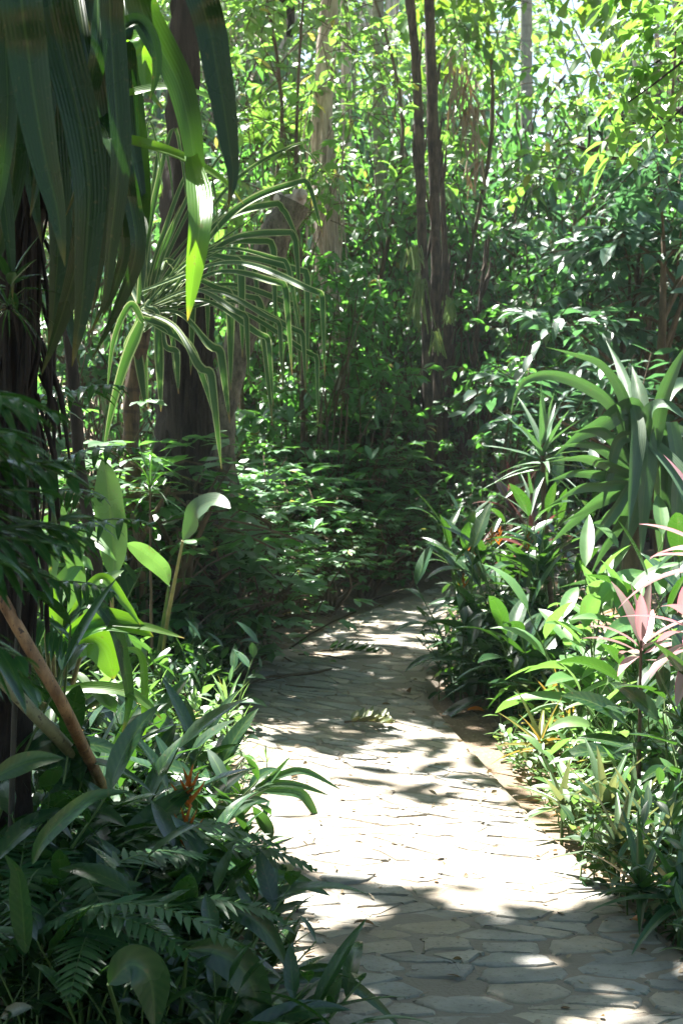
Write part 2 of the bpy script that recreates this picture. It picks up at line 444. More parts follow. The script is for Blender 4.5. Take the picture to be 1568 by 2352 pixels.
M['canered'] = bark_mat('rusty cane', (0.13, 0.06, 0.025), (0.36, 0.2, 0.09), (9, 9, 3), 0.6, 0.4, rings=1.7, spots=(0.06, 0.03, 0.02))
M['canegreen'] = bark_mat('grey green cane', (0.12, 0.12, 0.06), (0.24, 0.23, 0.12), (4, 4, 1), 0.55, 0.2, spots=(0.06, 0.05, 0.03))
# ------------------------------------------------------------------ path outline (photo measured, in metres on the ground)
LE = [(655, 2600), (640, 2352), (632, 2200), (625, 2080), (600, 1950), (562, 1810), (572, 1700), (572, 1620), (566, 1560), (604, 1512), (690, 1480), (760, 1440), (860, 1400), (950, 1370), (1005, 1345), (1120, 1322), (1400, 1308)]
RE = [(1850, 2600), (1690, 2352), (1560, 2200), (1425, 2080), (1335, 1990), (1210, 1885), (1132, 1790), (1045, 1690), (972, 1605), (985, 1560), (1018, 1510), (1024, 1450), (1022, 1410), (1045, 1385), (1090, 1365), (1200, 1350), (1450, 1336)]
LEW = np.array([gp(*p)[:2] for p in LE]); REW = np.array([gp(*p)[:2] for p in RE])
LEW = np.vstack([[-0.25, -1.5], LEW]); REW = np.vstack([[1.05, -1.5], REW])
NP = 260
def resamp(P, n):
    P3 = catmull(np.c_[P, np.zeros(len(P))], n)
    return P3[:, :2]
# keep matching stations: interpolate by vertex index, then evaluate at equal centre-line steps
Lf = np.vstack([catmull(np.c_[LEW[i:i + 2], [0, 0]], 20)[:, :2] for i in range(len(LEW) - 1)])
Rf = np.vstack([catmull(np.c_[REW[i:i + 2], [0, 0]], 20)[:, :2] for i in range(len(REW) - 1)])
for _ in range(14):
    Lf[1:-1] = (Lf[:-2] + Lf[1:-1] * 2 + Lf[2:]) / 4; Rf[1:-1] = (Rf[:-2] + Rf[1:-1] * 2 + Rf[2:]) / 4
Cn = (Lf + Rf) / 2
cum = np.concatenate([[0], np.cumsum(np.linalg.norm(np.diff(Cn, axis=0), axis=1))])
PLEN = cum[-1]
def edge(s):
    return (np.stack([np.interp(s, cum, Lf[:, 0]), np.interp(s, cum, Lf[:, 1])], -1),
            np.stack([np.interp(s, cum, Rf[:, 0]), np.interp(s, cum, Rf[:, 1])], -1))
CENT = Cn; HALF = np.linalg.norm(Rf - Lf, axis=1) / 2

def path_dist(x, y):
    """distance outside the path edge (negative inside)"""
    x = np.atleast_1d(np.asarray(x, float)); y = np.atleast_1d(np.asarray(y, float))
    d = np.full(x.shape, 1e9)
    for i in range(0, len(CENT), 3):
        d = np.minimum(d, np.hypot(x - CENT[i, 0], y - CENT[i, 1]) - HALF[i] * 0.97)
    return d

def vnoise(x, y, s, seed=0):
    return (np.sin(x * 1.7 * s + seed) * np.cos(y * 1.3 * s - seed * 2.1) + 0.6 * np.sin(x * 3.1 * s - y * 2.3 * s + seed * 3) + 0.35 * np.sin(y * 6.3 * s + x * 4.1 * s + seed * 5)) / 1.95

def gz(x, y):
    d = path_dist(x, y)
    k = np.clip((d - 0.08) / 0.6, 0, 1); k = k * k * (3 - 2 * k)
    side = np.where(np.asarray(x) > 0.9, 0.10, 0.05)
    z = -0.03 + k * (0.03 + side + 0.05 * vnoise(np.asarray(x, float), np.asarray(y, float), 1.2, 1))
    z = z + np.clip(d, 0, 0.3) / 0.3 * 0.012 * vnoise(np.asarray(x, float), np.asarray(y, float), 7, 4)
    return z if np.ndim(x) else float(z[0])

# ------------------------------------------------------------------ ground
def soil_mat():
    m, t, N, Lk = nt('forest soil')
    out = N('ShaderNodeOutputMaterial'); p = N('ShaderNodeBsdfPrincipled'); tc = N('ShaderNodeTexCoord')
    a = N('ShaderNodeTexNoise'); a.inputs['Scale'].default_value = 2.2; a.inputs['Detail'].default_value = 8; Lk(tc.outputs['Object'], a.inputs['Vector'])
    b = N('ShaderNodeTexNoise'); b.inputs['Scale'].default_value = 60; b.inputs['Detail'].default_value = 4; Lk(tc.outputs['Object'], b.inputs['Vector'])
    v = N('ShaderNodeTexVoronoi'); v.inputs['Scale'].default_value = 45; Lk(tc.outputs['Object'], v.inputs['Vector'])
    c = mixc(N, Lk, a.outputs[0], (0.12, 0.08, 0.05), (0.28, 0.2, 0.13))
    c = mixc(N, Lk, mathn(N, Lk, 'MULTIPLY', b.outputs[0], 0.5), c, (0.09, 0.065, 0.045))
    f = mathn(N, Lk, 'MULTIPLY', mathn(N, Lk, 'SUBTRACT', b.outputs[0], 0.6), 10.0, True)
    c = mixc(N, Lk, f, c, (0.34, 0.27, 0.19))
    Lk(c, p.inputs['Base Color']); p.inputs['Roughness'].default_value = 0.95
    bm = N('ShaderNodeBump'); bm.inputs['Strength'].default_value = 0.7; bm.inputs['Distance'].default_value = 0.012
    Lk(mathn(N, Lk, 'ADD', b.outputs[0], mathn(N, Lk, 'MULTIPLY', v.outputs[0], 0.4)), bm.inputs['Height']); Lk(bm.outputs[0], p.inputs['Normal'])
    Lk(p.outputs[0], out.inputs[0]); return m
M['soil'] = soil_mat()
xs = np.concatenate([[-250, -90, -40, -20, -12, -8], np.linspace(-6, 6, 190), [8, 12, 20, 40, 90, 250]])
ys = np.concatenate([[-60, -20, -8, -3], np.linspace(-1, 15, 250), np.linspace(15.3, 30, 40), [35, 45, 70, 120, 400]])
X, Y = np.meshgrid(xs, ys)
Z = gz(X.ravel(), Y.ravel()).reshape(X.shape)
mb = MB(); mb.grid(np.stack([X, Y, Z], -1)[None], np.stack([X, Y], -1)[None])
g = link('ground', mb.mesh('ground', M['soil'])); g['kind'] = 'structure'

# ------------------------------------------------------------------ path: sandy bed and flat stones
def sand_mat():
    m, t, N, Lk = nt('sandy path bed')
    out = N('ShaderNodeOutputMaterial'); p = N('ShaderNodeBsdfPrincipled'); tc = N('ShaderNodeTexCoord')
    a = N('ShaderNodeTexNoise'); a.inputs['Scale'].default_value = 1.7; a.inputs['Detail'].default_value = 7; Lk(tc.outputs['Object'], a.inputs['Vector'])
    b = N('ShaderNodeTexNoise'); b.inputs['Scale'].default_value = 90; b.inputs['Detail'].default_value = 4; Lk(tc.outputs['Object'], b.inputs['Vector'])
    c = mixc(N, Lk, a.outputs[0], (0.15, 0.128, 0.1), (0.26, 0.222, 0.175))
    c = mixc(N, Lk, mathn(N, Lk, 'MULTIPLY', b.outputs[0], 0.45), c, (0.11, 0.085, 0.06))
    Lk(c, p.inputs['Base Color']); p.inputs['Roughness'].default_value = 0.95
    bm = N('ShaderNodeBump'); bm.inputs['Strength'].default_value = 0.5; bm.inputs['Distance'].default_value = 0.006
    Lk(b.outputs[0], bm.inputs['Height']); Lk(bm.outputs[0], p.inputs['Normal'])
    Lk(p.outputs[0], out.inputs[0]); return m
def stone_mat():
    m, t, N, Lk = nt('path stone')
    out = N('ShaderNodeOutputMaterial'); p = N('ShaderNodeBsdfPrincipled'); tc = N('ShaderNodeTexCoord'); geo = N('ShaderNodeNewGeometry')
    a = N('ShaderNodeTexNoise'); a.inputs['Scale'].default_value = 7; a.inputs['Detail'].default_value = 8; Lk(tc.outputs['Object'], a.inputs['Vector'])
    b = N('ShaderNodeTexNoise'); b.inputs['Scale'].default_value = 70; b.inputs['Detail'].default_value = 5; Lk(tc.outputs['Object'], b.inputs['Vector'])
    d = N('ShaderNodeTexNoise'); d.inputs['Scale'].default_value = 1.7; d.inputs['Detail'].default_value = 6; Lk(tc.outputs['Object'], d.inputs['Vector'])
    cr = N('ShaderNodeValToRGB'); e = cr.color_ramp.elements
    e[0].color = (0.205, 0.195, 0.175, 1); e[1].color = (0.33, 0.295, 0.235, 1)
    for pos, cc in ((0.3, (0.27, 0.25, 0.215)), (0.55, (0.215, 0.215, 0.2)), (0.8, (0.3, 0.26, 0.205))):
        x = cr.color_ramp.elements.new(pos); x.color = (*cc, 1)
    Lk(geo.outputs['Random Per Island'], cr.inputs[0])
    c = mixc(N, Lk, 1.0, cr.outputs[0], mathn_add(N, Lk, a.outputs[0], 1.3, 0.33), 'MULTIPLY')
    f = mathn(N, Lk, 'MULTIPLY', mathn(N, Lk, 'SUBTRACT', mathn(N, Lk, 'ADD', d.outputs[0], mathn(N, Lk, 'MULTIPLY', b.outputs[0], 0.22)), 0.60), 5.0, True)
    c = mixc(N, Lk, mathn(N, Lk, 'MULTIPLY', f, 0.85), c, (0.25, 0.2, 0.14))
    f2 = mathn(N, Lk, 'MULTIPLY', mathn(N, Lk, 'SUBTRACT', b.outputs[0], 0.58), 6.0, True)
    c = mixc(N, Lk, mathn(N, Lk, 'MULTIPLY', f2, 0.7), c, (0.1, 0.09, 0.075))
    Lk(c, p.inputs['Base Color']); p.inputs['Roughness'].default_value = 0.75; p.inputs['Specular IOR Level'].default_value = 0.3
    bm = N('ShaderNodeBump'); bm.inputs['Strength'].default_value = 0.8; bm.inputs['Distance'].default_value = 0.012
    Lk(mathn(N, Lk, 'ADD', a.outputs[0], mathn(N, Lk, 'MULTIPLY', b.outputs[0], 0.3)), bm.inputs['Height']); Lk(bm.outputs[0], p.inputs['Normal'])
    Lk(p.outputs[0], out.inputs[0]); return m
def mathn_add(N, Lk, a, k, c):
    o = mathn(N, Lk, 'MULTIPLY_ADD', a, k); o.node.inputs[2].default_value = c; return o

def build_path():
    rng = np.random.default_rng(5)
    verts, faces, mats = [], [], []
    n, mcols = 330, 22
    s = np.linspace(0, PLEN, n); L, R = edge(s)
    for i in range(n):
        for j in range(mcols):
            t = -0.06 + 1.12 * j / (mcols - 1)
            q = L[i] * (1 - t) + R[i] * t
            e = 0 if 0 < j < mcols - 1 else -0.05
            verts.append((q[0], q[1], 0.0062 + e + 0.0042 * float(vnoise(q[0], q[1], 3, 2))))
    for i in range(n - 1):
        for j in range(mcols - 1):
            a = i * mcols + j
            faces.append((a, a + 1, a + mcols + 1, a + mcols)); mats.append(0)
    # stones: cells of a stretched jittered lattice, in strip coordinates (u along, v across, metres)
    du, dv = 0.118, 0.215
    seeds = []
    nu = int(PLEN / du)
    for i in range(-1, nu + 1):
        for j in range(-2, 12):
            seeds.append((i * du + rng.uniform(-.6, .6) * du, (j + 0.5 * (i % 2)) * dv + rng.uniform(-.55, .55) * dv))
    for _ in range(int(len(seeds) * .25)):
        seeds.append((rng.uniform(0, PLEN), rng.uniform(-.2, 2.4)))
    seeds = np.array(seeds); sc = np.array([1 / du, 1 / dv]); SS = seeds * sc
    drop = rng.random(len(SS)) < 0.02
    for k in range(len(SS)):
        if drop[k]: continue
        c = SS[k]
        w = float(np.interp(seeds[k, 0], cum, HALF)) * 2
        if not (0.03 < seeds[k, 1] < w + 0.02) or seeds[k, 0] < 1.0 or seeds[k, 0] > PLEN - .1: continue
        near = np.where(np.abs(SS - c).max(1) < 2.6)[0]
        poly = [c + np.array(p) for p in ((-1.3, -1.3), (1.3, -1.3), (1.3, 1.3), (-1.3, 1.3))]
        for q in near:
            if q == k: continue
            mid = (SS[q] + c) / 2; nn = SS[q] - c
            new = []
            for a in range(len(poly)):
                A, B = poly[a], poly[(a + 1) % len(poly)]
                da, db = (A - mid) @ nn, (B - mid) @ nn
                if da <= 0: new.append(A)
                if da * db < 0: new.append(A + (B - A) * da / (da - db))
            poly = new
            if len(poly) < 3: break
        if len(poly) < 3: continue
        P = np.array(poly) / sc
        P[:, 1] = np.clip(P[:, 1], 0.0, w)
        c2 = P.mean(0); r = np.linalg.norm(P - c2, axis=1, keepdims=True)
        gap = rng.uniform(0.004, 0.015)
        P = c2 + (P - c2) * np.clip(1 - gap / np.maximum(r, 0.03), 0.3, 1)
        for _ in range(2):
            Q = np.roll(P, -1, axis=0)
            P = np.stack([P * .87 + Q * .13, P * .13 + Q * .87], 1).reshape(-1, 2)
            P = P + rng.normal(0, 0.0045, P.shape)
        L_, R_ = edge(P[:, 0]); wl = np.linalg.norm(R_ - L_, axis=1)
        tt = np.clip(P[:, 1] / wl, -0.02, 1.02)[:, None]
        W2 = L_ * (1 - tt) + R_ * tt
        cc = W2.mean(0)
        h = rng.uniform(0.006, 0.0125); tilt = rng.normal(0, 0.016, 2)
        m = len(W2); b0 = len(verts)
        rings = [(1.02, -0.012), (0.985, h - 0.005), (0.92, h)]
        for f_, z_ in rings:
            for q in W2:
                qq = cc + (q - cc) * f_
                verts.append((qq[0], qq[1], z_ + (0 if z_ < 0 else float(tilt @ (q - cc)))))
        for rr in range(2):
            for a in range(m):
                b = (a + 1) % m
                f4 = (b0 + rr * m + a, b0 + rr * m + b, b0 + (rr + 1) * m + b, b0 + (rr + 1) * m + a)
                faces.append(f4); mats.append(1)
        faces.append(tuple(b0 + 2 * m + a for a in range(m))); mats.append(1)
    me = bpy.data.meshes.new('path'); me.from_pydata(verts, [], faces)
    me.materials.append(sand_mat()); me.materials.append(stone_mat())
    me.polygons.foreach_set('material_index', np.array(mats, dtype=np.int32))
    import bmesh
    bm = bmesh.new(); bm.from_mesh(me); bmesh.ops.recalc_face_normals(bm, faces=bm.faces); bm.to_mesh(me); bm.free()
    me.shade_smooth()
    me.set_sharp_from_angle(angle=math.radians(50))
    o = link('stone_path', me); o['kind'] = 'structure'
build_path()
# ------------------------------------------------------------------ woody plants
def twig_leaves(mb, rng, base, d, tl, K, L, W, mode, droop=0.5, kind='lance', mat=0, S=3, C=3):
    """T twigs (base, direction, length), K leaves on each"""
    T = len(base)
    if mode == 'alt' or mode == 'pinnate':
        t = (np.arange(K) + 0.7) / K
        if mode == 'pinnate':
            t = (np.arange(K) // 2 + 0.8) / (K / 2)
        t = np.broadcast_to(t, (T, K)) * (1 if mode == 'pinnate' else rng.uniform(.85, 1.1, (T, K)))
        dd = np.repeat(d[:, None], K, 1).copy(); dd[..., 2] -= 0.35 * t
        dd = unit(dd)
        B = base[:, None] + dd * (t * tl[:, None])[..., None]
        side = unit(np.cross(d, [0, 0, 1.0]) + 1e-6)[:, None]
        sg = np.where(np.arange(K) % 2 == 0, 1.0, -1.0)[None, :, None]
        if mode == 'alt':
            rnd = rng.standard_normal((T, K, 3)) * 0.45
            D = dd * 0.55 + side * sg * 0.8 + rnd
        else:
            D = dd * 0.5 + side * sg * 0.9 + rng.standard_normal((T, K, 3)) * 0.1
    elif mode == 'palmate':
        nl = 5; K2 = K // nl
        t = (np.arange(K2) + .6) / K2
        B0 = base[:, None] + d[:, None] * (t[None] * tl[:, None])[..., None]
        pd = unit(d[:, None] * .4 + rng.standard_normal((T, K2, 3)) * .7 + [0, 0, .2])
        tip = B0 + pd * rng.uniform(.05, .16, (T, K2, 1))
        sd = unit(np.cross(pd, [0, 0, 1.0]) + 1e-6)
        ang = np.linspace(-1.25, 1.25, nl)
        D = unit(pd * [1, 1, .25])[:, :, None] * np.cos(ang)[None, None, :, None] + sd[:, :, None] * np.sin(ang)[None, None, :, None]
        D = D + rng.standard_normal(D.shape) * 0.08
        B = np.repeat(tip[:, :, None], nl, 2)
        lf = np.cos(ang * .55)
        Ls = (L * rng.uniform(.7, 1.2, (T, K2, 1)) * lf).ravel()
        B = B.reshape(-1, 3); D = D.reshape(-1, 3)
        ribbons(mb, B, D, Ls, Ls * W / L, rng.uniform(.1, droop * 1.3, len(B)), kind, S, C, .2, rng.normal(0, .25, len(B)), mat)
        return
    B = B.reshape(-1, 3); D = D.reshape(-1, 3)
    Ls = L * rng.uniform(.65, 1.25, len(B))
    ribbons(mb, B, D, Ls, Ls * W / L * rng.uniform(.85, 1.1, len(B)), rng.uniform(.1, droop * 1.7, len(B)), kind, S, C, .22, rng.normal(0, .45, len(B)), mat)

def clump_pts(rng, nclump, cz0, cz1, R, power=1.0):
    out = []
    for i in range(nclump):
        z = rng.uniform(0, 1) ** power
        a = rng.uniform(0, 6.283); r = R * math.sqrt(rng.uniform(.05, 1)) * (0.6 + 0.4 * math.sin(math.pi * min(1, .25 + .75 * z)))
        out.append((r * math.cos(a), r * math.sin(a), cz0 + z * (cz1 - cz0)))
    return np.array(out)

def woody(seed, cl, crad, ntw, K, L, W, mode='alt', kind='lance', tl=.45, droop=.5, trunk=None, r0=.04, root=(0, 0, 0), up=.15, flat=.75):
    """returns (stem, foliage) builders: limbs run from the trunk to every clump, twigs radiate from each"""
    rng = np.random.default_rng(seed)
    st, lf = MB(), MB()
    root = np.asarray(root, float)
    B, D, TL = [], [], []
    for c in cl:
        if trunk is None:
            a0 = root + [rng.normal(0, .04), rng.normal(0, .04), 0]
            mid = a0 * .55 + c * .45 + [rng.normal(0, .08), rng.normal(0, .08), .1 * c[2]]
            tube(st, [a0, mid, c], [r0 * .5, r0 * .35, r0 * .15], 8, 6, .05, int(rng.integers(1e6)))
        else:
            k = rng.uniform(.45, .95)
            TP = catmull(trunk, 30); a0 = TP[min(29, int(k * 29))]
            if c[2] < a0[2]:
                a0 = TP[max(3, int(29 * .35))]
            mid = a0 * .5 + c * .5 + [rng.normal(0, .15), rng.normal(0, .15), .15]
            tube(st, [a0, mid, c], [r0 * .4, r0 * .25, r0 * .1], 9, 6, .05, int(rng.integers(1e6)))
        n = max(3, int(ntw * rng.uniform(.6, 1.4)))
        u = unit(rng.standard_normal((n, 3)) * [1, 1, flat] + [0, 0, up])
        r = crad * rng.uniform(.1, 1, n) ** .6 * rng.uniform(.75, 1.25)
        p = c + u * r[:, None] * [1, 1, flat]
        d = unit(u + rng.standard_normal((n, 3)) * .35)
        tll = tl * rng.uniform(.6, 1.3, n)
        B.append(p - d * tll[:, None] * .5); D.append(d); TL.append(tll)
    B, D, TL = np.concatenate(B), np.concatenate(D), np.concatenate(TL)
    twig_leaves(lf, rng, B, D, TL, K, L, W, mode, droop, kind)
    # the twigs themselves
    ribbons(st, B, D, TL, .008, .35, 'none', 3, 2, 0, 0)
    ribbons(st, B, D, TL, .008, .35, 'none', 3, 2, 0, 1.57)
    return st, lf

def woody_thing(name, label, cat, loc, group, stf, mats, stem_name='trunk', leaf_name='crown'):
    st, lf = stf
    e = thing(name, label, cat, loc, group)
    a = link(stem_name, st.mesh(stem_name, mats[0]), e); b = link(leaf_name, lf.mesh(leaf_name, mats[1]), e)
    return e

def at(px, Y):
    x = (px - 784.0) / FP * Y * 1.002
    return (x, Y, gz(x, Y))

# ---- A: knee to hip high palmate shrubs behind the bend
protoA = []
for k in range(3):
    rng = np.random.default_rng(40 + k)
    cl = clump_pts(rng, 13, .08, .8, .5)
    protoA.append(woody(60 + k, cl, .28, 4, 15, .105, .042, 'palmate', 'obov', .3, .5, up=.5))
A = [(505, 9.7, .62, 'low palmate shrub at the sandy left end of the bank behind the path'),
     (590, 10.0, .55, 'low palmate shrub touching the sandy corner of the path'),
     (668, 10.4, .6, 'low palmate shrub just behind the sunlit path corner'),
     (750, 10.9, .68, 'palmate shrub overhanging the shaded far path edge below the pale trunk'),
     (838, 11.6, .7, 'palmate shrub hanging over the far path edge before it bends'),
     (925, 12.4, .75, 'palmate shrub at the far path edge below the slim dark palms'),
     (985, 13.2, .8, 'last palmate shrub on the far side of the path bend'),
     (560, 11.0, .95, 'palmate shrub in the second row behind the sandy corner'),
     (650, 11.5, 1.0, 'palmate shrub in the second row beneath the hanging striped leaves'),
     (735, 12.1, 1.05, 'palmate shrub in the second row below the pale pinkish trunk'),
     (825, 12.8, 1.05, 'palmate shrub in the second row near the path bend'),
     (910, 13.6, 1.05, 'palmate shrub in the second row in front of the slim dark palms'),
     (615, 13.0, 1.35, 'taller palmate shrub at the foot of the broad dark trunk'),
     (720, 13.6, 1.4, 'taller palmate shrub at the foot of the pale pinkish trunk'),
     (440, 10.4, 1.0, 'palmate shrub in front of the broad dark trunk'),
     (475, 12.2, 1.35, 'palmate shrub beside the broad dark trunk'),
     (800, 14.3, 1.35, 'taller palmate shrub before the small leaved wall of green'),
     (385, 8.5, 1.15, 'palmate shrub growing close against the shaggy trunk'), (468, 8.7, 1.1, 'palmate shrub on the path side of the shaggy trunk'), (330, 8.2, 1.3, 'palmate shrub beside the striped plant stem')]
protosA = []
for i, (px, Y, h, lab) in enumerate(A):
    if i < 3:
        e = woody_thing('palmate_shrub', lab, 'shrub', at(px, Y), 'palmate shrubs behind the path', protoA[i], (M['twig'], M['palmate']), 'stem', 'foliage')
        protosA.append(e); e.scale = (h * 1.15, h * 1.15, h); e.rotation_euler.z = i
    else:
        copy_thing(protosA[i % 3], lab, at(px, Y), i * 1.9, (h * 1.15, h * 1.15, h), 'palmate shrubs behind the path')

# ---- B: the wall of leafy shrubs, three to four metres high
protosB = []
for k in range(4):
    rng = np.random.default_rng(140 + k)
    cl = clump_pts(rng, 34, .1, .95, .46)
    cl[:, :2] *= 1.0
    protosB.append(woody(160 + k, cl, .17, 5, 8, .05, .028, 'alt', 'oval', .11, .8, r0=.012, up=.3))
ROWS = [(14.3, 2.1, 'in the lowest row'), (15.2, 3.1, 'in the second row'), (17.2, 4.0, 'in the third row'), (20.0, 5.0, 'in the rearmost row')]
LAND = [(400, 'behind the shaggy trunk'), (505, 'beneath the striped hanging leaves'), (600, 'behind the leaning sawn trunk'), (690, 'just before the pinkish trunk'), (785, 'between the pinkish trunk and the ringed palm'), (872, 'around the ringed palm'),
        (965, 'around the bending slim palm'), (1055, 'beside the thinnest palm stem'), (1160, 'behind the spiky dracaena'), (1275, 'behind the tips of the arching strap leaves'), (1390, 'behind the middle of the big dracaena'), (1500, 'behind the crown of the big dracaena'), (1590, 'at the right edge behind the big dracaena')]
firstB = {}
rngB = np.random.default_rng(99)
for r_, (Y, h0, rl) in enumerate(ROWS):
    for i, (px, ll_) in enumerate(LAND):
        if r_ > 2 and 1120 < px < 1420: continue
        if r_ == 0 and px < 500: continue
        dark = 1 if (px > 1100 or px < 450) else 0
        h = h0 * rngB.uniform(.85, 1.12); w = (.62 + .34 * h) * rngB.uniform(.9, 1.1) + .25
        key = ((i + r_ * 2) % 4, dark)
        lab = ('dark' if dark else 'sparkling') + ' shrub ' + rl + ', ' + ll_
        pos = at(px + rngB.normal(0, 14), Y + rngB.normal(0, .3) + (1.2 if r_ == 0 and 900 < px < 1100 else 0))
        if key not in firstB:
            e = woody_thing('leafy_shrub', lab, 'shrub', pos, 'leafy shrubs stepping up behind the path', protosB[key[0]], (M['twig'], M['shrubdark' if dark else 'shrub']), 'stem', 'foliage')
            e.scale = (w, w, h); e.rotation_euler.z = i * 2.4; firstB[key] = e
        else:
            copy_thing(firstB[key], lab, pos, i * 2.4 + r_, (w, w, h), 'leafy shrubs stepping up behind the path')
for i, (px, Y, h, lab) in enumerate([(335, 12.4, 2.6, 'dark small leaved shrub behind the striped plant stem'), (205, 11.2, 2.5, 'dark small leaved shrub behind the giant hanging strap leaves'), (95, 10.2, 2.4, 'dark small leaved shrub behind the fibrous trunk')]):
    copy_thing(firstB[(i, 1)], lab, at(px, Y), i * 2.4, (h * .7, h * .7, h), 'leafy shrubs stepping up behind the path')

# ---- blue green trees with big pinnate leaves on the right
protosP = []
for k in range(2):
    rng = np.random.default_rng(240 + k)
    tr = np.array([(0, 0, -.1), (.08, .05, .9), (-.05, .1, 1.9), (.1, 0, 2.6)])
    cl = clump_pts(rng, 15, 1.1, 3.1, 1.15)
    protosP.append(woody(250 + k, cl, .46, 6, 12, .2, .075, 'pinnate', 'lance', .55, .7, tr, .06, up=.2))
    tube(protosP[-1][0], tr, [.055, .045, .035, .015], 14, 8, .04, k)
P_ = [(1440, 12.8, .93, 'blue green tree with large drooping leaflets above the big dracaena'),
      (1530, 11.8, .98, 'blue green tree with large leaflets hazy over the dracaena crown'),
      (1590, 12.4, 1.1, 'blue green tree with large leaflets leaning in at the right edge'),
      (1215, 16.4, 1.0, 'blue green tree with large leaflets beside the thinnest palm stem'),
      (1420, 16.6, 1.2, 'tall blue green tree behind the others beneath the bright sky gap')]
pf = []
for i, (px, Y, s, lab) in enumerate(P_):
    if i < 2:
        e = woody_thing('pinnate_tree', lab, 'tree', at(px, Y), 'blue green trees with large leaflets', protosP[i], (M['twig'], M['bluetree']))
        e.scale = (s,) * 3; e.rotation_euler.z = i * 2; pf.append(e)
    else:
        copy_thing(pf[i % 2], lab, at(px, Y), i * 2.1, s, 'blue green trees with large leaflets')

# ---- slender near trees whose loose sprays hang across the upper half
protosD = []
for k in range(3):
    rng = np.random.default_rng(440 + k)
    tr = np.array([(0, 0, -.1), (rng.normal(0, .1), rng.normal(0, .1), 1.8), (rng.normal(0, .15), rng.normal(0, .15), 3.6), (rng.normal(0, .2), 0, 5.4)])
    cl = clump_pts(rng, 17, 2.9, 5.4, .9)
    protosD.append(woody(450 + k, cl, .4, 6, 8, .14, .062, ('alt', 'palmate', 'alt')[k], ('oval', 'obov', 'lance')[k], .32, .7, tr, .014))
    tube(protosD[-1][0], tr, [.022, .02, .016, .008], 18, 8, .05, k)
D_ = [(585, 13.4, 1.0, 'slender tree spreading loose sprays above the striped leaves'), (690, 12.9, .94, 'slender tree whose sprays veil the top of the pinkish trunk'),
      (835, 15.2, 1.1, 'slender tree with sprays crossing the ringed palm'), (1075, 15.0, 1.08, 'slender tree with sprays beside the dead hanging fronds'), (1500, 14.0, 1.0, 'slender tree with sprays at the right of the sky gap')]
df = []
for i, (px, Y, s, lab) in enumerate(D_):
    if i < 3:
        e = woody_thing('slender_tree', lab, 'tree', at(px, Y), 'slender trees with loose sprays', protosD[i], (M['twig'], M['canopy']))
        e.scale = (s,) * 3; e.rotation_euler.z = i * 1.3; df.append(e)
    else:
        copy_thing(df[i % 3], lab, at(px, Y), i * 1.7, s, 'slender trees with loose sprays')

# ---- nearer loose shrubs with larger glossy leaves
protosE = []
for k in range(3):
    rng = np.random.default_rng(640 + k)
    cl = clump_pts(rng, 22, .25, 2.7, .66)
    protosE.append(woody(650 + k, cl, .28, 5, 8, .115, .055, 'alt', ('lance', 'oval', 'lance')[k], .24, .8, r0=.022, up=.3))
E_ = [(640, 13.2, .8, 'glossy leaved shrub below the leaning sawn trunk'), (725, 12.9, .92, 'glossy leaved shrub at the foot of the pinkish trunk'), (770, 12.7, .95, 'glossy sparkling shrub beside the pinkish trunk'), (812, 13.4, .92, 'glossy sparkling shrub before the ringed palm'),
      (1165, 13.4, .95, 'glossy shrub beyond the thinnest palm stem'), (1150, 12.3, .7, 'glossy shrub beyond the orange flowers'), (1060, 12.9, .4, 'low glossy shrub glittering at the far bend of the path')]
ef = []
for i, (px, Y, s, lab) in enumerate(E_):
    if i < 3:
        e = woody_thing('glossy_shrub', lab, 'shrub', at(px, Y), 'glossy leaved shrubs at the bend', protosE[i], (M['twig'], M['shrub']), 'stem', 'foliage')
        e.scale = (s,) * 3; e.rotation_euler.z = i * 1.3; ef.append(e)
    else:
        copy_thing(ef[i % 3], lab, at(px, Y), i * 1.7, s, 'glossy leaved shrubs at the bend')

# ---- C: tall sunny trees further back
protosC = []
for k in range(4):
    rng = np.random.default_rng(340 + k)
    tr = np.array([(0, 0, -.2), (rng.normal(0, .15), rng.normal(0, .15), 2), (rng.normal(0, .3), rng.normal(0, .3), 4), (rng.normal(0, .4), rng.normal(0, .4), 6)])
    cl = clump_pts(rng, 42, 1.2, 7.0, 1.7)
    mode = ('alt', 'palmate', 'alt', 'pinnate')[k]
    L, W = ((.17, .07), (.2, .075), (.14, .065), (.2, .06))[k]
    protosC.append(woody(350 + k, cl, .55, 10, (9, 10, 10, 12)[k], L, W, mode, ('lance', 'obov', 'oval', 'lance')[k], .5, .6, tr, .1))
    tube(protosC[-1][0], tr, [.13, .1, .08, .03], 18, 9, .04, k)
C_ = [(470, 24.5, 1.26, 'sunny tree high behind the striped pandanus'),
      (565, 27, 1.35, 'sunny tree behind the leaning sawn trunk'),
      (650, 23.8, 1.11, 'sunny tree glowing above the leaning sawn trunk'),
      (735, 28, 1.40, 'bright tree behind the pale pinkish trunk'),
      (825, 25, 1.23, 'bright tree behind the ringed pale palm'),
      (915, 29, 1.45, 'bright tree behind the paler of the slim palms'),
      (1010, 25.5, 1.07, 'bright tree seen between and behind the slim dark palms'),
      (1105, 31, 1.01, 'distant tree below the first sky gap'),
      (1190, 28, 0.75, 'short distant tree in front of the smooth grey trunk'),
      (1300, 32, 0.85, 'distant tree below the largest sky gap'),
      (1400, 27, 0.88, 'yellow green tree at the edge of the sky gap'),
      (1500, 23.5, 1.17, 'yellow green tree high at the right side'),
      (1610, 26, 1.30, 'yellow green tree at the top right corner'),
      (380, 22, 1.23, 'tree behind the giant strap leaves'),
      (250, 21, 1.25, 'tree hidden behind the giant strap leaves')]
cf = []
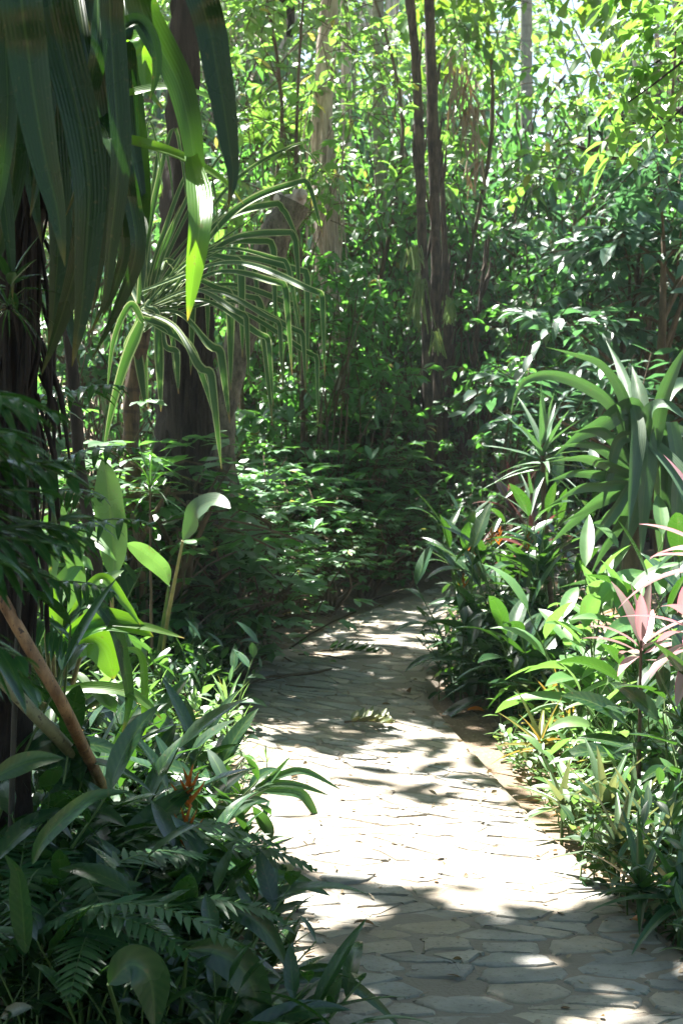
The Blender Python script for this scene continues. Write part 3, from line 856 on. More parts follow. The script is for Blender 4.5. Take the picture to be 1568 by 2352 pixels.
for i, (px, Y, s, lab) in enumerate(C_):
    if i < 4:
        e = woody_thing('sunlit_tree', lab, 'tree', at(px, Y), 'sunlit trees behind the shrubs', protosC[i], (M['barkpale'], M['canopy']))
        e.scale = (s,) * 3; e.rotation_euler.z = i; cf.append(e)
    else:
        copy_thing(cf[(i * 3) % 4], lab, at(px, Y), i * 2.3, s, 'sunlit trees behind the shrubs')

# ---- far wood: one mass
rng = np.random.default_rng(9)
st, lf = MB(), MB()
n = 2600
fx = rng.uniform(-14, 17, n); fy = rng.uniform(29, 42, n)
top = np.where((fx > 2.2) & (fx < 6.5), 4.6, 8.5)
fz = rng.uniform(0, 1, n) * top
base = np.stack([fx, fy, fz], -1)
d = unit(rng.standard_normal((n, 3)) * [1, 1, .6])
twig_leaves(lf, rng, base, d, rng.uniform(.5, 1.0, n), 9, .34, .13, 'alt', .6, 'lance')
o = link('distant_foliage', lf.mesh('distant_foliage', M['canopy'])); o['kind'] = 'stuff'
o['label'] = 'far off wood of pale sunny leaves'

# unseen wood added around and behind the viewpoint to block sky light
lf = MB(); n = 2600
rr = rng.random(n)
bx = np.where(rr < .5, rng.uniform(-11, 11, n), np.where(rr < .75, rng.uniform(-11, -6, n), rng.uniform(7, 12, n)))
by = np.where(rr < .5, rng.uniform(-11, -5.5, n), rng.uniform(-6, 12, n))
base = np.stack([bx, by, rng.uniform(0, 1, n) ** 1.1 * 7.5], -1)
twig_leaves(lf, rng, base, unit(rng.standard_normal((n, 3)) * [1, 1, .6]), rng.uniform(.5, 1.0, n), 9, .36, .15, 'alt', .6, 'lance')
o = link('shading_foliage', lf.mesh('shading_foliage', M['shrubdark'])); o['kind'] = 'stuff'
o['label'] = 'unseen wood around the garden path, added to block sky light'

# ------------------------------------------------------------------ single trunks
def trunk_thing(name, label, cat, pts, rpx, Y, mat, group=None, K=12, rough=.05, n=26, ridges=0, seed=0):
    P = [pt(p[0], p[1], Y + (p[2] if len(p) > 2 else 0)) for p in pts]
    R = [r * Y / FP for r in rpx]
    e = thing(name, label, cat, (P[-1][0], P[-1][1], gz(P[-1][0], P[-1][1])), group)
    mb = MB(); tube(mb, P, R, n, K, rough, seed, ridges=ridges)
    part('trunk', mb, mat, e)
    return e, P

# fishtail palms: slim stems, crown of ragged wedge leaflets over the top of the frame
def fishtail_frond(mb, rng, base, d, Lf, npin=11, droop=.9):
    d = unit(d)
    t = np.linspace(.18, 1, npin)
    dd = d.copy(); p = np.array(base, float); pts = [p.copy()]; dirs = [dd.copy()]
    for i in range(20):
        dd = unit(dd + np.array([0, 0, -1]) * droop / 20); p = p + dd * Lf / 20; pts.append(p.copy()); dirs.append(dd.copy())
    tube(mb, pts, [.018, .012, .004], 16, 5, 0, 0, mat=1)
    pts, dirs = np.array(pts), np.array(dirs)
    for k, tk in enumerate(t):
        for sg in (-1, 1):
            i = int(tk * 20)
            s = unit(np.cross(dirs[i], [0, 0, 1])) * sg
            pd = unit(dirs[i] * .6 + s * .8 + rng.normal(0, .12, 3))
            pl = Lf * .34 * (1 - .6 * abs(tk - .45)) * rng.uniform(.8, 1.2)
            m = 7
            q = (np.arange(m) + 1.0) / m
            B = pts[i] + pd * (q * pl)[:, None] + np.array([0, 0, -1]) * (q ** 2 * pl * .3)[:, None]
            sid = unit(np.cross(pd, [0, 0, 1]))
            sgn = np.where(np.arange(m) % 2, 1, -1)[:, None]
            D = unit(pd * .5 + sid * sgn * .75 + [0, 0, -.55] + rng.normal(0, .15, (m, 3)))
            Ls = rng.uniform(.11, .2, m)
            ribbons(mb, B, D, Ls, Ls * .62, .5, 'wedge', 3, 3, .15, rng.normal(0, .5, m), 0)
            tube(mb, [pts[i], B[m // 2], B[-1]], [.006, .003], 6, 4, 0, 0, mat=1)

def fishtail_palm(label, pts, rpx, Y, mat, nf, seed, topz, bunch=(), dead=0):
    P = [pt(p[0], p[1], Y) for p in pts]
    gx = P[-1]
    top = P[0] + np.array([(P[0] - P[1])[0] * .6, 0, topz - P[0][2]])
    P = [top] + P + [np.array([gx[0], gx[1], gz(gx[0], gx[1]) - .1])]
    e = thing('fishtail_palm', label, 'palm', (gx[0], gx[1], gz(gx[0], gx[1])), 'slim fishtail palms')
    mb = MB(); R = [rpx[0] * .7 * Y / FP] + [r * Y / FP for r in rpx] + [rpx[-1] * 1.1 * Y / FP]
    tube(mb, P, R, 60, 12, .06, seed)
    rng = np.random.default_rng(seed)
    # leaf-base stubs and fibres
    for k in range(22):
        q = catmull(P, 40)[int(rng.uniform(4, 34))]
        a = rng.uniform(0, 6.28)
        tube(mb, [q, q + [.05 * math.cos(a), .05 * math.sin(a), .1], q + [.08 * math.cos(a), .08 * math.sin(a), .25 + .1 * rng.random()]], [.02, .012, .004], 6, 5, .1, k)
    part('trunk', mb, mat, e)
    if nf:
        fb = MB()
        for k in range(nf):
            a = (k * 2.4 + seed) if nf < 4 else (-.5 + k * .45); el = rng.uniform(-.1, .8)
            b = P[0] + (P[1] - P[0]) * rng.uniform(0, .9)
            fishtail_frond(fb, rng, b, (math.cos(a), math.sin(a), el), rng.uniform(1.3, 1.9), 11, rng.uniform(.8, 1.5))
        part('fronds', fb, [M['fishtail'], M['stem']], e)
    for (bx, by, bl) in bunch:
        b = pt(bx, by, Y - .12); bb = MB(); m = 30
        B = b + rng.normal(0, 1, (m, 3)) * [.025, .025, .02]
        ribbons(bb, B, unit(rng.normal(0, .22, (m, 3)) + [0, 0, -1]), rng.uniform(.6, 1.05, m) * bl, .012, .1, 'none', 5, 3, .8, rng.uniform(0, 3, m))
        part('fruit_bunch', bb, M['fruit'], e)
    for k in range(dead):
        b = pt((1050, 1092, 1075)[k], (90, 235, 150)[k], Y - .2); bb = MB(); m = 34
        q = rng.uniform(0, 1, m)
        B = b + np.stack([rng.normal(0, .03, m), rng.normal(0, .05, m), -q * .6], -1)
        ribbons(bb, B, unit(rng.normal(0, .35, (m, 3)) + [0, 0, -1]), rng.uniform(.14, .3, m), .026, .2, 'lance', 4, 3, .6, rng.uniform(0, 3, m), wave=.05, rng=rng)
        part('dead_frond', bb, M['dry'], e)
    return e
fishtail_palm('slim brown palm with green fruit strands, its stem bending slightly at the top', [(940, -20), (955, 150), (962, 320), (966, 480), (972, 620), (980, 800), (985, 1000), (988, 1115)], [11, 10, 11, 11, 11, 11, 12, 12], 13.5, M['barkslim'], 2, 3, 5.5, [(965, 640, .42), (950, 570, .2)], 0)
fishtail_palm('straight darker palm close beside the bending one, with dead fronds hanging from it', [(985, -20), (991, 200), (996, 400), (1000, 560), (1001, 700), (1004, 900), (1006, 1110)], [12, 12, 13, 12, 11, 11, 12], 13.6, M['barkslim'], 5, 5, 5.7, [(998, 765, .2)], 3)
fishtail_palm('shorter dark palm stem standing just behind the straight one', [(1012, 380), (1018, 500), (1022, 640), (1027, 800), (1020, 1000), (1018, 1110)], [6, 8, 10, 10, 10, 10], 13.9, M['barkslim'], 0, 7, 3.6, [(1030, 690, .22)], 0)
fishtail_palm('thinnest palm stem leaning apart from the slim palm cluster', [(1108, 640), (1095, 760), (1084, 870), (1080, 960), (1074, 1090)], [4, 6, 7, 7, 7], 13.7, M['barkslim'], 0, 9, 2.75)

e, P = trunk_thing('royal_palm', 'pale ringed palm trunk rising behind the sparkling shrubs', 'palm', [(866, -250), (868, 100), (870, 300), (876, 480), (884, 640), (888, 800), (890, 1240)], [12, 13, 14, 14, 14, 15, 17], 16.3, M['barkring'], rough=.02, n=40)
e, P = trunk_thing('grey_trunk', 'smooth grey trunk standing against the bright sky gap', 'tree', [(1208, -80), (1208, 200), (1209, 330), (1211, 700), (1212, 1130)], [13, 13.5, 14, 15, 16], 21.5, M['barkring'], rough=.015, n=30)
e, P = trunk_thing('vine_tree', 'pale pinkish trunk hung with dry vines', 'tree', [(772, -250), (752, 100), (738, 330), (746, 480), (750, 640), (764, 800), (768, 1230)], [20, 20, 23, 27, 27, 31, 38], 14.3, M['barkpale'], rough=.06, n=44, ridges=3, seed=4)
vb = MB(); rng = np.random.default_rng(21)
for k in range(26):
    x = 750 + rng.normal(0, 30); y0 = rng.uniform(250, 520); y1 = y0 + rng.uniform(150, 420)
    Yv = 14.3 - .12 + rng.normal(0, .05)
    tube(vb, [pt(x, y0, Yv), pt(x + rng.normal(0, 9), (y0 + y1) / 2, Yv - .02), pt(x + rng.normal(0, 14), y1, Yv)], [.007, .005], 14, 4, .1, k)
part('vine_stem', vb, M['barkpale'], e)
# broad dark trunk and the leaning sawn-off trunk growing from it
e, P = trunk_thing('sawn_trunk', 'mossy leaning trunk with a pale sawn-off top', 'tree', [(672, 462), (640, 530), (606, 610), (575, 700), (545, 800), (520, 900), (500, 1010), (490, 1330)], [36, 35, 33, 34, 36, 42, 50, 60], 9.6, bark_mat('mossy bark', (.035, .03, .022), (.19, .165, .12), (7, 7, 2.5), .9, .9, spots=(.05, .07, .02)), rough=.07, n=44, ridges=2, seed=6)
mb = MB(); tp = pt(672, 462, 9.6)
tube(mb, [pt(672, 470, 9.6), pt(690, 447, 9.55), pt(700, 452, 9.5)], [.07, .045, .015], 10, 9, .1, 8)
tube(mb, [pt(650, 480, 9.6), pt(643, 455, 9.6), pt(650, 446, 9.6)], [.06, .05, .02], 10, 9, .1, 9)
part('stub', mb, M['barkpale'], e)
e, P = trunk_thing('shaggy_trunk', 'broad dark trunk with shaggy vertical bark', 'tree', [(430, -80), (424, 200), (420, 480), (422, 700), (425, 860), (428, 1000), (425, 1120), (415, 1320)], [30, 32, 36, 46, 56, 64, 70, 90], 9.0, M['bark'], rough=.07, n=60, ridges=5, K=18, seed=3)
mb = MB(); rng = np.random.default_rng(31)
for k in range(46):
    x = 432 + rng.uniform(-58, 62); y0 = rng.uniform(640, 1000); y1 = y0 + rng.uniform(60, 240)
    tube(mb, [pt(x, y0, 8.86), pt(x + rng.normal(0, 6), (y0 + y1) / 2, 8.82), pt(x + rng.normal(0, 10), y1, 8.84)], [.006, .016, .004], 9, 5, .2, k)
part('bark', mb, M['bark'], e)
shaggy = e
# mossy limb at the top and an arching bare limb by the sky gap
tree_l = thing('leaning_limb_tree', 'dark forked limb hanging in at the top above the bright leaves', 'tree', pt(660, 20, 14.0))
mb = MB(); tube(mb, [pt(640, -220, 14), pt(650, -60, 14), pt(664, 0, 14), (pt(668, 40, 14)), pt(664, 85, 14)], [.06, .05, .045, .04, .03], 22, 8, .05, 1)
tube(mb, [pt(664, 10, 14), pt(640, -10, 14), pt(615, -60, 14)], [.03, .02, .015], 12, 7, .05, 2)
part('limb', mb, M['bark'], tree_l)
arch = thing('arching_limb_tree', 'bare arching limb below the bright sky gap', 'tree', pt(1380, 330, 15))
mb = MB(); tube(mb, [pt(1600, 250, 15.5), pt(1500, 268, 15.2), pt(1440, 285, 15), pt(1400, 318, 15), pt(1360, 345, 14.9), pt(1300, 330, 14.8), pt(1262, 350, 14.8)], [.05, .045, .04, .035, .025, .015, .008], 40, 8, .06, 3)
tube(mb, [pt(1425, 292, 15), pt(1428, 250, 15), pt(1440, 200, 15)], [.02, .015, .01], 12, 6, .05, 4)
tube(mb, [pt(1350, 343, 14.9), pt(1352, 300, 14.9), pt(1340, 262, 14.9)], [.016, .012, .008], 12, 6, .05, 5)
part('limb', mb, M['bark'], arch)

# feather palm hanging in at the top, small fan palm glowing in the middle
def feather(mb, rng, base, d, Lf, npair, L, W, droop, hang=.5, mat=0, smat=1, r=.012, kind='blade', fold=.2, vee=.8, S=4):
    d = unit(d); p = np.array(base, float); pts = [p.copy()]; dirs = [d.copy()]
    for i in range(24):
        d = unit(d + np.array([0, 0, -1]) * droop / 24); p = p + d * Lf / 24; pts.append(p.copy()); dirs.append(d.copy())
    tube(mb, pts, [r, r * .7, r * .25], 24, 6, 0, 0, mat=smat)
    pts, dirs = np.array(pts), np.array(dirs)
    tt = np.linspace(.16, 1, npair)
    idx = tt * 24; i0 = np.clip(idx.astype(int), 0, 23); fr = (idx - i0)[:, None]
    Bp = pts[i0] * (1 - fr) + pts[i0 + 1] * fr; Dp = dirs[i0]
    s = unit(np.cross(Dp, [0, 0, 1]))
    ln = L * np.sin(np.pi * np.clip(tt * .9 + .08, 0, 1)) ** .6
    for sg in (-1, 1):
        D = unit(Dp * (1 - vee * .45) + s * sg * vee + rng.normal(0, .08, Dp.shape))
        ribbons(mb, Bp, D, ln * rng.uniform(.9, 1.1, npair), W, hang, kind, S, 3, fold, rng.normal(0, .2, npair), mat)
fp = thing('feather_palm', 'feather palm with long leaflets hanging in from the top', 'palm', at(770, 17.5))
mb = MB(); rng = np.random.default_rng(50)
hub = pt(790, -260, 17.2)
for a, el in ((-2.6, .2), (-1.9, .25), (-1.2, .3), (-.4, .2)):
    feather(mb, rng, hub, (math.cos(a), math.sin(a), el), 2.4, 46, .62, .035, 1.1, 1.9)
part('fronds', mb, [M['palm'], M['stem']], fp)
mb = MB(); tube(mb, [hub, hub * .5 + np.array(at(800, 17.5)) * .5, at(770, 17.5)], [.05, .06, .07], 16, 10, .03, 1); part('trunk', mb, M['barkpale'], fp)
fan = thing('fan_palm', 'small fan palm glowing pale green among the dark leaves', 'palm', at(640, 15.2))
mb = MB(); rng = np.random.default_rng(51)
for (cx, cy, a0) in ((628, 285, 0), (600, 330, .5), (665, 318, -.5)):
    c = pt(cx, cy, 14.7); th = np.linspace(-1.9, 1.9, 24) + a0
    D = np.stack([np.sin(th), -.25 + 0 * th, np.cos(th)], -1)
    ribbons(mb, np.repeat(c[None], 24, 0), D, rng.uniform(.26, .34, 24), .035, .25, 'blade', 4, 3, .3, 1.4)
    tube(mb, [c, c * .6 + np.array(at(640, 15.2)) * .4 + [0, 0, .2], at(640, 15.2)], [.012, .014, .016], 12, 5, 0, 0, mat=1)
part('fronds', mb, [M['palm'], M['stem']], fan)
# ------------------------------------------------------------------ traced strap-leaved plants
def traced_leaf(parent, pts, Y, wpx, mat, kind='strap', face=0.0, twist=0.0, fold=.2, wave=0.0, seed=0, widths=None, n=30, C=7, name='leaf', hint=None, label=None, t0=0.0):
    P = [pt(p[0], p[1], Y + (p[2] if len(p) > 2 else 0)) for p in pts]
    mb = MB(); strap(mb, P, wpx * Y / FP, kind, n, C, fold, face, twist, 0, wave, seed, hint, widths, t0)
    return part(name, mb, mat, parent, label)

# giant screw pine hanging in from above, about three and a half metres away
gx = pt(110, -330, 3.9)
giant = thing('giant_screw_pine', 'giant dark strap leaved plant hanging down over the whole upper left corner', 'plant', (gx[0] - .1, 4.1, gz(gx[0] - .1, 4.1)))
mb = MB(); rng = np.random.default_rng(70)
TP = [gx, pt(95, 60, 4.0), pt(60, 400, 4.05), pt(45, 700, 4.1), pt(30, 1100, 4.1), pt(20, 1700, 4.1), np.array([pt(10, 2200, 4.1)[0], 4.1, -.1])]
tube(mb, TP, [.06, .06, .055, .055, .055, .06, .065], 60, 14, .1, 2)
TPc = catmull(TP, 60)
for k in range(110):
    q = TPc[int(rng.uniform(4, 34))]; a = rng.uniform(-2.6, .4)
    o_ = np.array([math.cos(a), math.sin(a), 0]) * .058
    q2 = q + o_ * rng.uniform(1.1, 1.9) + [rng.normal(0, .02), 0, -rng.uniform(.15, .4)]
    tube(mb, [q + o_, (q + o_ + q2) / 2 + o_ * .25, q2], [.004, .007, .003], 7, 4, .2, k)
part('trunk', mb, M['barkfibre'], giant)
DK, BR, MD = M['bigstrap'], M['straplit'], M['midstrap']
G = [  # points (photo position, depth offset), depth, width, face, twist, material
    ([(60, -260, .3), (20, -40), (14, 100), (18, 250), (6, 400), (-8, 530)], 3.3, 62, .3, .3, DK),
    ([(90, -260, .4), (50, -60), (66, 120), (84, 250), (108, 380), (132, 480), (150, 612)], 3.2, 112, .15, -.3, DK),
    ([(120, -260, .3), (112, -60), (140, 100), (172, 230), (194, 340), (205, 450), (198, 580), (188, 710), (166, 842)], 3.35, 104, .2, .35, DK),
    ([(150, -260, .2), (195, -60), (205, 0), (207, 72)], 3.3, 46, .2, 0, DK),
    ([(160, -260, .2), (240, -70), (255, 60), (264, 200), (272, 330), (266, 450), (252, 570), (238, 690), (205, 770)], 3.25, 70, .55, .5, DK),
    ([(200, -280, .3), (300, -70), (330, 30), (370, 110), (410, 190), (434, 280), (446, 360), (462, 440), (476, 530)], 3.5, 84, .1, .2, MD),
    ([(440, 360, .25), (456, 440, .1), (458, 520), (446, 620), (431, 737)], 3.2, 66, .15, .2, BR),
    ([(330, -260, .3), (440, -50), (480, 60), (497, 150), (515, 250), (528, 340), (536, 410), (524, 478)], 3.1, 88, .25, -.35, DK),
    ([(255, 110, .15), (285, 62), (318, 48), (345, 78), (359, 130), (356, 185), (343, 232)], 3.3, 38, .25, .3, DK),
    ([(150, 240, .2), (280, 222), (370, 204), (440, 212), (500, 238), (540, 280)], 3.7, 40, .7, .2, BR),
    ([(180, 310, .2), (290, 325), (370, 346), (440, 374), (510, 415), (560, 470)], 3.65, 42, .6, .2, BR),
    ([(240, 130, .2), (310, 90), (330, 130), (335, 200), (372, 250)], 3.8, 52, .3, .4, BR),
    ([(240, -100, .3), (285, 100, .2), (308, 300, .15), (322, 450, .1), (318, 560), (300, 680)], 3.75, 66, .2, .3, MD),
    ([(200, 200, .3), (270, 360), (300, 470), (312, 580), (275, 690), (211, 826)], 3.45, 58, .5, .6, DK),
    ([(170, 200, .3), (190, 420), (185, 560), (150, 700), (95, 862)], 3.5, 74, .45, .5, DK),
    ([(80, -200, .3), (105, 60), (120, 300), (135, 520), (125, 700), (110, 820)], 3.6, 76, .3, .3, DK),
    ([(40, -200, .3), (30, 100), (40, 300), (15, 500), (-30, 660)], 3.7, 76, .6, .2, DK),
    ([(150, -200, .3), (190, 60), (225, 260), (235, 450), (222, 640), (210, 730)], 3.6, 70, .5, .6, DK),
    ([(200, -220, .3), (220, 20), (232, 160), (240, 330), (228, 460)], 3.7, 60, .3, -.4, DK),
    ([(60, -220, .3), (75, 30), (60, 200), (72, 420), (96, 560)], 3.75, 70, .3, .3, DK),
    ([(110, -220, .4), (160, 40), (178, 220), (160, 420), (172, 560), (182, 690)], 3.8, 64, .5, .4, DK),
    ([(60, -220, .4), (98, 40), (112, 200), (92, 380), (70, 500)], 3.45, 60, .5, -.5, DK),
    ([(240, -220, .4), (280, 20), (290, 160), (300, 300), (322, 420), (338, 520)], 3.85, 60, .5, .4, DK),
    ([(210, -220, .4), (225, 60), (205, 220), (190, 380), (150, 500)], 3.4, 58, .6, .5, DK),
    ([(230, 260, .4), (262, 420), (285, 560), (262, 660), (232, 735)], 3.9, 54, .4, .4, DK),
    ([(130, 300, .4), (150, 460), (140, 620), (160, 760), (185, 845)], 3.9, 60, .5, .4, DK),
    ([(20, -220, .3), (-20, 100), (-10, 300), (22, 560), (30, 690)], 3.5, 60, .4, .3, DK),
]
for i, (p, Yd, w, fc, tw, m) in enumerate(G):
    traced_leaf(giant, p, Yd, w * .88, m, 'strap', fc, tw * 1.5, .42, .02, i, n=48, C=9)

# variegated screw pine: striped leaves that break and hang
vx = pt(318, 760, 8.2)
vgt = thing('striped_screw_pine', 'cream edged strap leaved plant whose leaves break and hang in a curtain', 'plant', (pt(303, 1150, 8.2)[0], 8.2, gz(-1.1, 8.2)))
mb = MB(); tube(mb, [pt(335, 700, 8.2), pt(322, 800, 8.2), pt(305, 900, 8.2), pt(302, 1000, 8.2), pt(308, 1150, 8.2), np.array([pt(312, 1300, 8.2)[0], 8.2, -.05])], [.043, .041, .04, .041, .043, .05], 40, 10, .07, 3)
part('trunk', mb, bark_mat('ring scarred brown bark', (.03, .018, .011), (.13, .075, .04), (8, 8, 2), .85, .6, rings=9), vgt)
VF = [(400, 605, 400, 776, 20), (314, 660, 341, 942, 26), (358, 708, 370, 946, 22), (310, 802, 336, 944, 22), (548, 600, 557, 822, 24), (523, 670, 530, 896, 20),
      (592, 688, 626, 978, 24), (500, 798, 528, 972, 26), (650, 653, 671, 862, 20), (672, 540, 690, 700, 22), (700, 625, 706, 856, 18), (636, 735, 650, 897, 16), (722, 813, 730, 978, 18),
      (734, 672, 746, 872, 16), (478, 848, 509, 1078, 24), (437, 690, 438, 862, 20), (706, 424, 742, 545, 22), (696, 338, 772, 424, 10), (622, 560, 634, 790, 18), (655, 600, 700, 830, 16),
      (560, 720, 572, 880, 16), (610, 770, 628, 935, 18), (676, 700, 690, 880, 16), (580, 610, 600, 800, 16), (400, 800, 410, 905, 18), (690, 760, 702, 900, 14), (645, 475, 700, 590, 20), (470, 640, 478, 790, 16)]
rng = np.random.default_rng(81)
for i, (fx_, fy_, tx, ty, w) in enumerate(VF):
    dY = rng.normal(0, .28)
    sx, sy = 335 + rng.normal(0, 10), 720 + rng.normal(0, 22)
    lift = 26 + .10 * abs(fx_ - sx)
    mx_, my_ = sx * .5 + fx_ * .5, sy * .42 + fy_ * .58 - lift
    pts_ = [(sx, sy, 0), (mx_, my_, dY * .5), (fx_ - 20, fy_ - 5, dY), (fx_ + 3, fy_ + 7, dY), (fx_ * .75 + tx * .25 + 4, fy_ * .75 + ty * .25, dY - .03), (tx, ty, dY - .04)]
    traced_leaf(vgt, pts_, 8.1, w * 1.02 * rng.uniform(.75, 1.1), M['variegated'], 'blade', .35, -.35, .4, 0, i, n=54, C=7, widths=[.4, .5, .55, .6, .7, 1, 1, .9, .7, .45, .04])
UP = [((340, 287), 20, 0), ((395, 300), 24, 0), ((368, 330), 18, .2), ((430, 400), 20, .1), ((470, 385), 18, -.2), ((505, 360), 14, .2), ((300, 420), 18, .2), ((415, 470), 20, -.2), ((455, 520), 20, .2), ((380, 520), 18, .3),
      ((520, 470), 20, 0), ((560, 440), 16, .3), ((540, 560), 18, -.2), ((610, 480), 16, .1), ((250, 560), 18, .3), ((490, 600), 16, .2)]
for i, ((tx, ty), w, dY) in enumerate(UP):
    sx, sy = 335 + rng.normal(0, 8), 715 + rng.normal(0, 14)
    b = [(sx, sy), (sx * .6 + tx * .4 - 8, sy * .6 + ty * .4 - 14, dY * .5), (tx, ty, dY)]
    if i < 6:
        b += [(tx + 22, ty + 55, dY), (tx + 34, ty + 170, dY - .05)]
    traced_leaf(vgt, b, 8.25, w * 1.0, M['variegated'], 'blade', .35, .2, .4, 0, 60 + i, n=34, C=7)
for i, (pp, w) in enumerate([([(325, 740), (285, 840), (255, 950), (238, 1042)], 32), ([(330, 740), (300, 700), (262, 780), (246, 905)], 20), ([(345, 735), (430, 790), (470, 880), (505, 1000)], 26), ([(328, 730), (390, 760), (402, 850), (412, 905)], 18)]):
    traced_leaf(vgt, pp, 8.0, w, M['variegated'], 'blade', .2, .2, .35, 0, 90 + i, n=34, C=7)

# big strap-leaved dracaena on the right
dr = thing('strap_leaf_dracaena', 'big arching strap leaved plant filling the right side above the pink leaves', 'plant', (pt(1450, 1300, 7.6)[0], 7.6, gz(1.4, 7.6)))
DL = [([(1440, 1040), (1440, 930), (1384, 836), (1309, 810), (1252, 797)], 34, .9, .3), ([(1445, 1050), (1409, 934), (1334, 880), (1262, 860), (1209, 872), (1184, 905), (1172, 952)], 36, .8, -.9),
      ([(1450, 1040), (1456, 940), (1420, 944), (1384, 972), (1324, 1003), (1272, 1048)], 52, .35, .1), ([(1452, 1040), (1445, 930), (1425, 850), (1390, 780)], 32, .3, .2),
      ([(1500, 1040), (1518, 930), (1548, 850), (1590, 770)], 38, .3, .2), ([(1480, 1020), (1490, 950), (1530, 935), (1600, 985)], 40, .7, .2), ([(1470, 1030), (1470, 930), (1460, 880), (1450, 840)], 44, .2, .2),
      ([(1450, 1080), (1390, 1035), (1340, 1018), (1270, 1028)], 28, .8, .2), ([(1450, 1090), (1380, 1062), (1330, 1050), (1262, 1060)], 28, .7, .2), ([(1450, 1100), (1380, 1090), (1320, 1085), (1250, 1108)], 28, .6, .2),
      ([(1450, 1110), (1390, 1115), (1330, 1120), (1260, 1160)], 30, .6, .3), ([(1450, 1060), (1400, 1000), (1360, 985), (1300, 995)], 34, .8, .2), ([(1452, 1120), (1400, 1140), (1350, 1165), (1290, 1200)], 30, .6, .3),
      ([(1480, 1010), (1535, 990), (1580, 1010), (1640, 1080)], 44, .6, .2), ([(1490, 1040), (1540, 1030), (1575, 1080), (1600, 1200)], 42, .5, .2),
      ([(1455, 930), (1462, 1000), (1450, 1110), (1440, 1230)], 40, .3, .4), ([(1480, 950), (1486, 1050), (1475, 1160), (1470, 1300)], 44, .25, .3), ([(1510, 960), (1520, 1060), (1512, 1180), (1515, 1310)], 48, .2, .3),
      ([(1540, 970), (1556, 1080), (1550, 1200), (1548, 1320)], 46, .3, .3), ([(1530, 1000), (1530, 1120), (1535, 1240), (1528, 1340)], 44, .3, .4), ([(1470, 1050), (1462, 1150), (1430, 1250), (1400, 1330)], 38, .4, .3),
      ([(1465, 1080), (1440, 1170), (1390, 1250), (1350, 1330)], 34, .5, .3), ([(1460, 1090), (1410, 1170), (1360, 1240), (1330, 1300)], 32, .5, .2), ([(1460, 1110), (1400, 1130), (1320, 1190), (1250, 1262)], 34, .6, .3),
      ([(1500, 1160), (1440, 1160), (1390, 1190), (1340, 1268)], 36, .6, .4), ([(1570, 1220), (1480, 1195), (1420, 1190), (1360, 1200), (1310, 1230)], 36, .9, .2), ([(1490, 1010), (1560, 1100), (1590, 1200), (1600, 1320)], 50, .3, .2),
      ([(1570, 1310), (1480, 1316), (1360, 1374), (1260, 1414), (1196, 1436)], 40, .75, .3), ([(1580, 1300), (1530, 1318), (1409, 1324), (1330, 1336), (1280, 1350)], 34, .8, .2), ([(1580, 1330), (1470, 1350), (1350, 1400), (1290, 1440), (1240, 1500)], 44, .7, .4),
      ([(1500, 960), (1540, 900), (1580, 880), (1640, 900)], 40, .6, .2), ([(1476, 1000), (1420, 1010), (1395, 1090), (1380, 1180)], 34, .5, .4), ([(1600, 1000), (1560, 1040), (1480, 1060), (1420, 1120), (1395, 1160)], 34, .7, .4)]
for i, (p, w, fc, tw) in enumerate(DL):
    r = np.random.default_rng(i); dY = r.normal(0, .22)
    q = [(a[0], a[1], dY * k / max(1, len(p) - 1)) for k, a in enumerate(p)]
    traced_leaf(dr, q, 7.5, w * .92, M['dracaena'], 'strap', fc, tw * 1.4, .45, .05, i, n=40, C=7, widths=[.6, .8, .95, 1, 1, .95, .85, .68, .45, .22, .03])
mb = MB()
tube(mb, [pt(1462, 1000, 7.6), pt(1458, 1120, 7.6), pt(1450, 1300, 7.6), pt(1448, 1480, 7.6)], [.035, .04, .045, .05], 20, 9, .06, 3)
tube(mb, [pt(1560, 1000, 7.8), pt(1556, 1120, 7.8), pt(1550, 1300, 7.8), pt(1540, 1480, 7.8)], [.03, .035, .04, .045], 20, 9, .06, 4)
part('trunk', mb, M['twig'], dr)

# rosettes in general: leaves spiralling from a short stem
def rosette(mb, rng, c, n, L, W, e0=.1, e1=1.3, droop=.9, kind='blade', S=9, C=5, fold=.3, wave=0.0, mat=0, h=.0):
    k = np.arange(n); a = k * 2.399 + rng.uniform(0, 6)
    el = np.linspace(e0, e1, n) + rng.normal(0, .1, n)
    D = np.stack([np.cos(a) * np.cos(el), np.sin(a) * np.cos(el), np.sin(el)], -1)
    B = np.asarray(c) + np.stack([0 * a, 0 * a, np.linspace(0, h, n)], -1) + D * [.012, .012, 0]
    Ls = L * rng.uniform(.75, 1.12, n)
    ribbons(mb, B, D, Ls, W * rng.uniform(.85, 1.1, n), droop * rng.uniform(.6, 1.3, n), kind, S, C, fold, rng.normal(0, .15, n), mat, wave, rng)

def rosette_plant(name, label, cat, px, py, Y, n, L, W, mat, e0=.1, e1=1.3, droop=.9, kind='blade', group=None, stem_px=None, stem_r=.014, stem_mat='twig', h=.08, seed=0, fold=.3, wave=0.0, lname='foliage', rooted=True):
    c = pt(px, py, Y)
    rng = np.random.default_rng(seed + 900)
    z = gz(c[0], c[1])
    if c[2] < z + .01: c[2] = z + .01
    e = thing(name, label, cat, (c[0], c[1], z), group)
    mb = MB(); rosette(mb, rng, c, n, L, W, e0, e1, droop, kind, h=h, fold=fold, wave=wave)
    part(lname, mb, mat, e)
    if rooted and c[2] - z > .05:
        sb = MB()
        sp = [c + [0, 0, h], c, (c * .5 + np.array([c[0] + (stem_px or 0) * Y / FP * .6, c[1], z]) * .5), np.array([c[0] + (stem_px or 0) * Y / FP, c[1], z - .03])]
        tube(sb, sp, [stem_r * .6, stem_r * .8, stem_r, stem_r * 1.2], 14, 7, .08, seed)
        part('stem', sb, M[stem_mat], e)
    return e
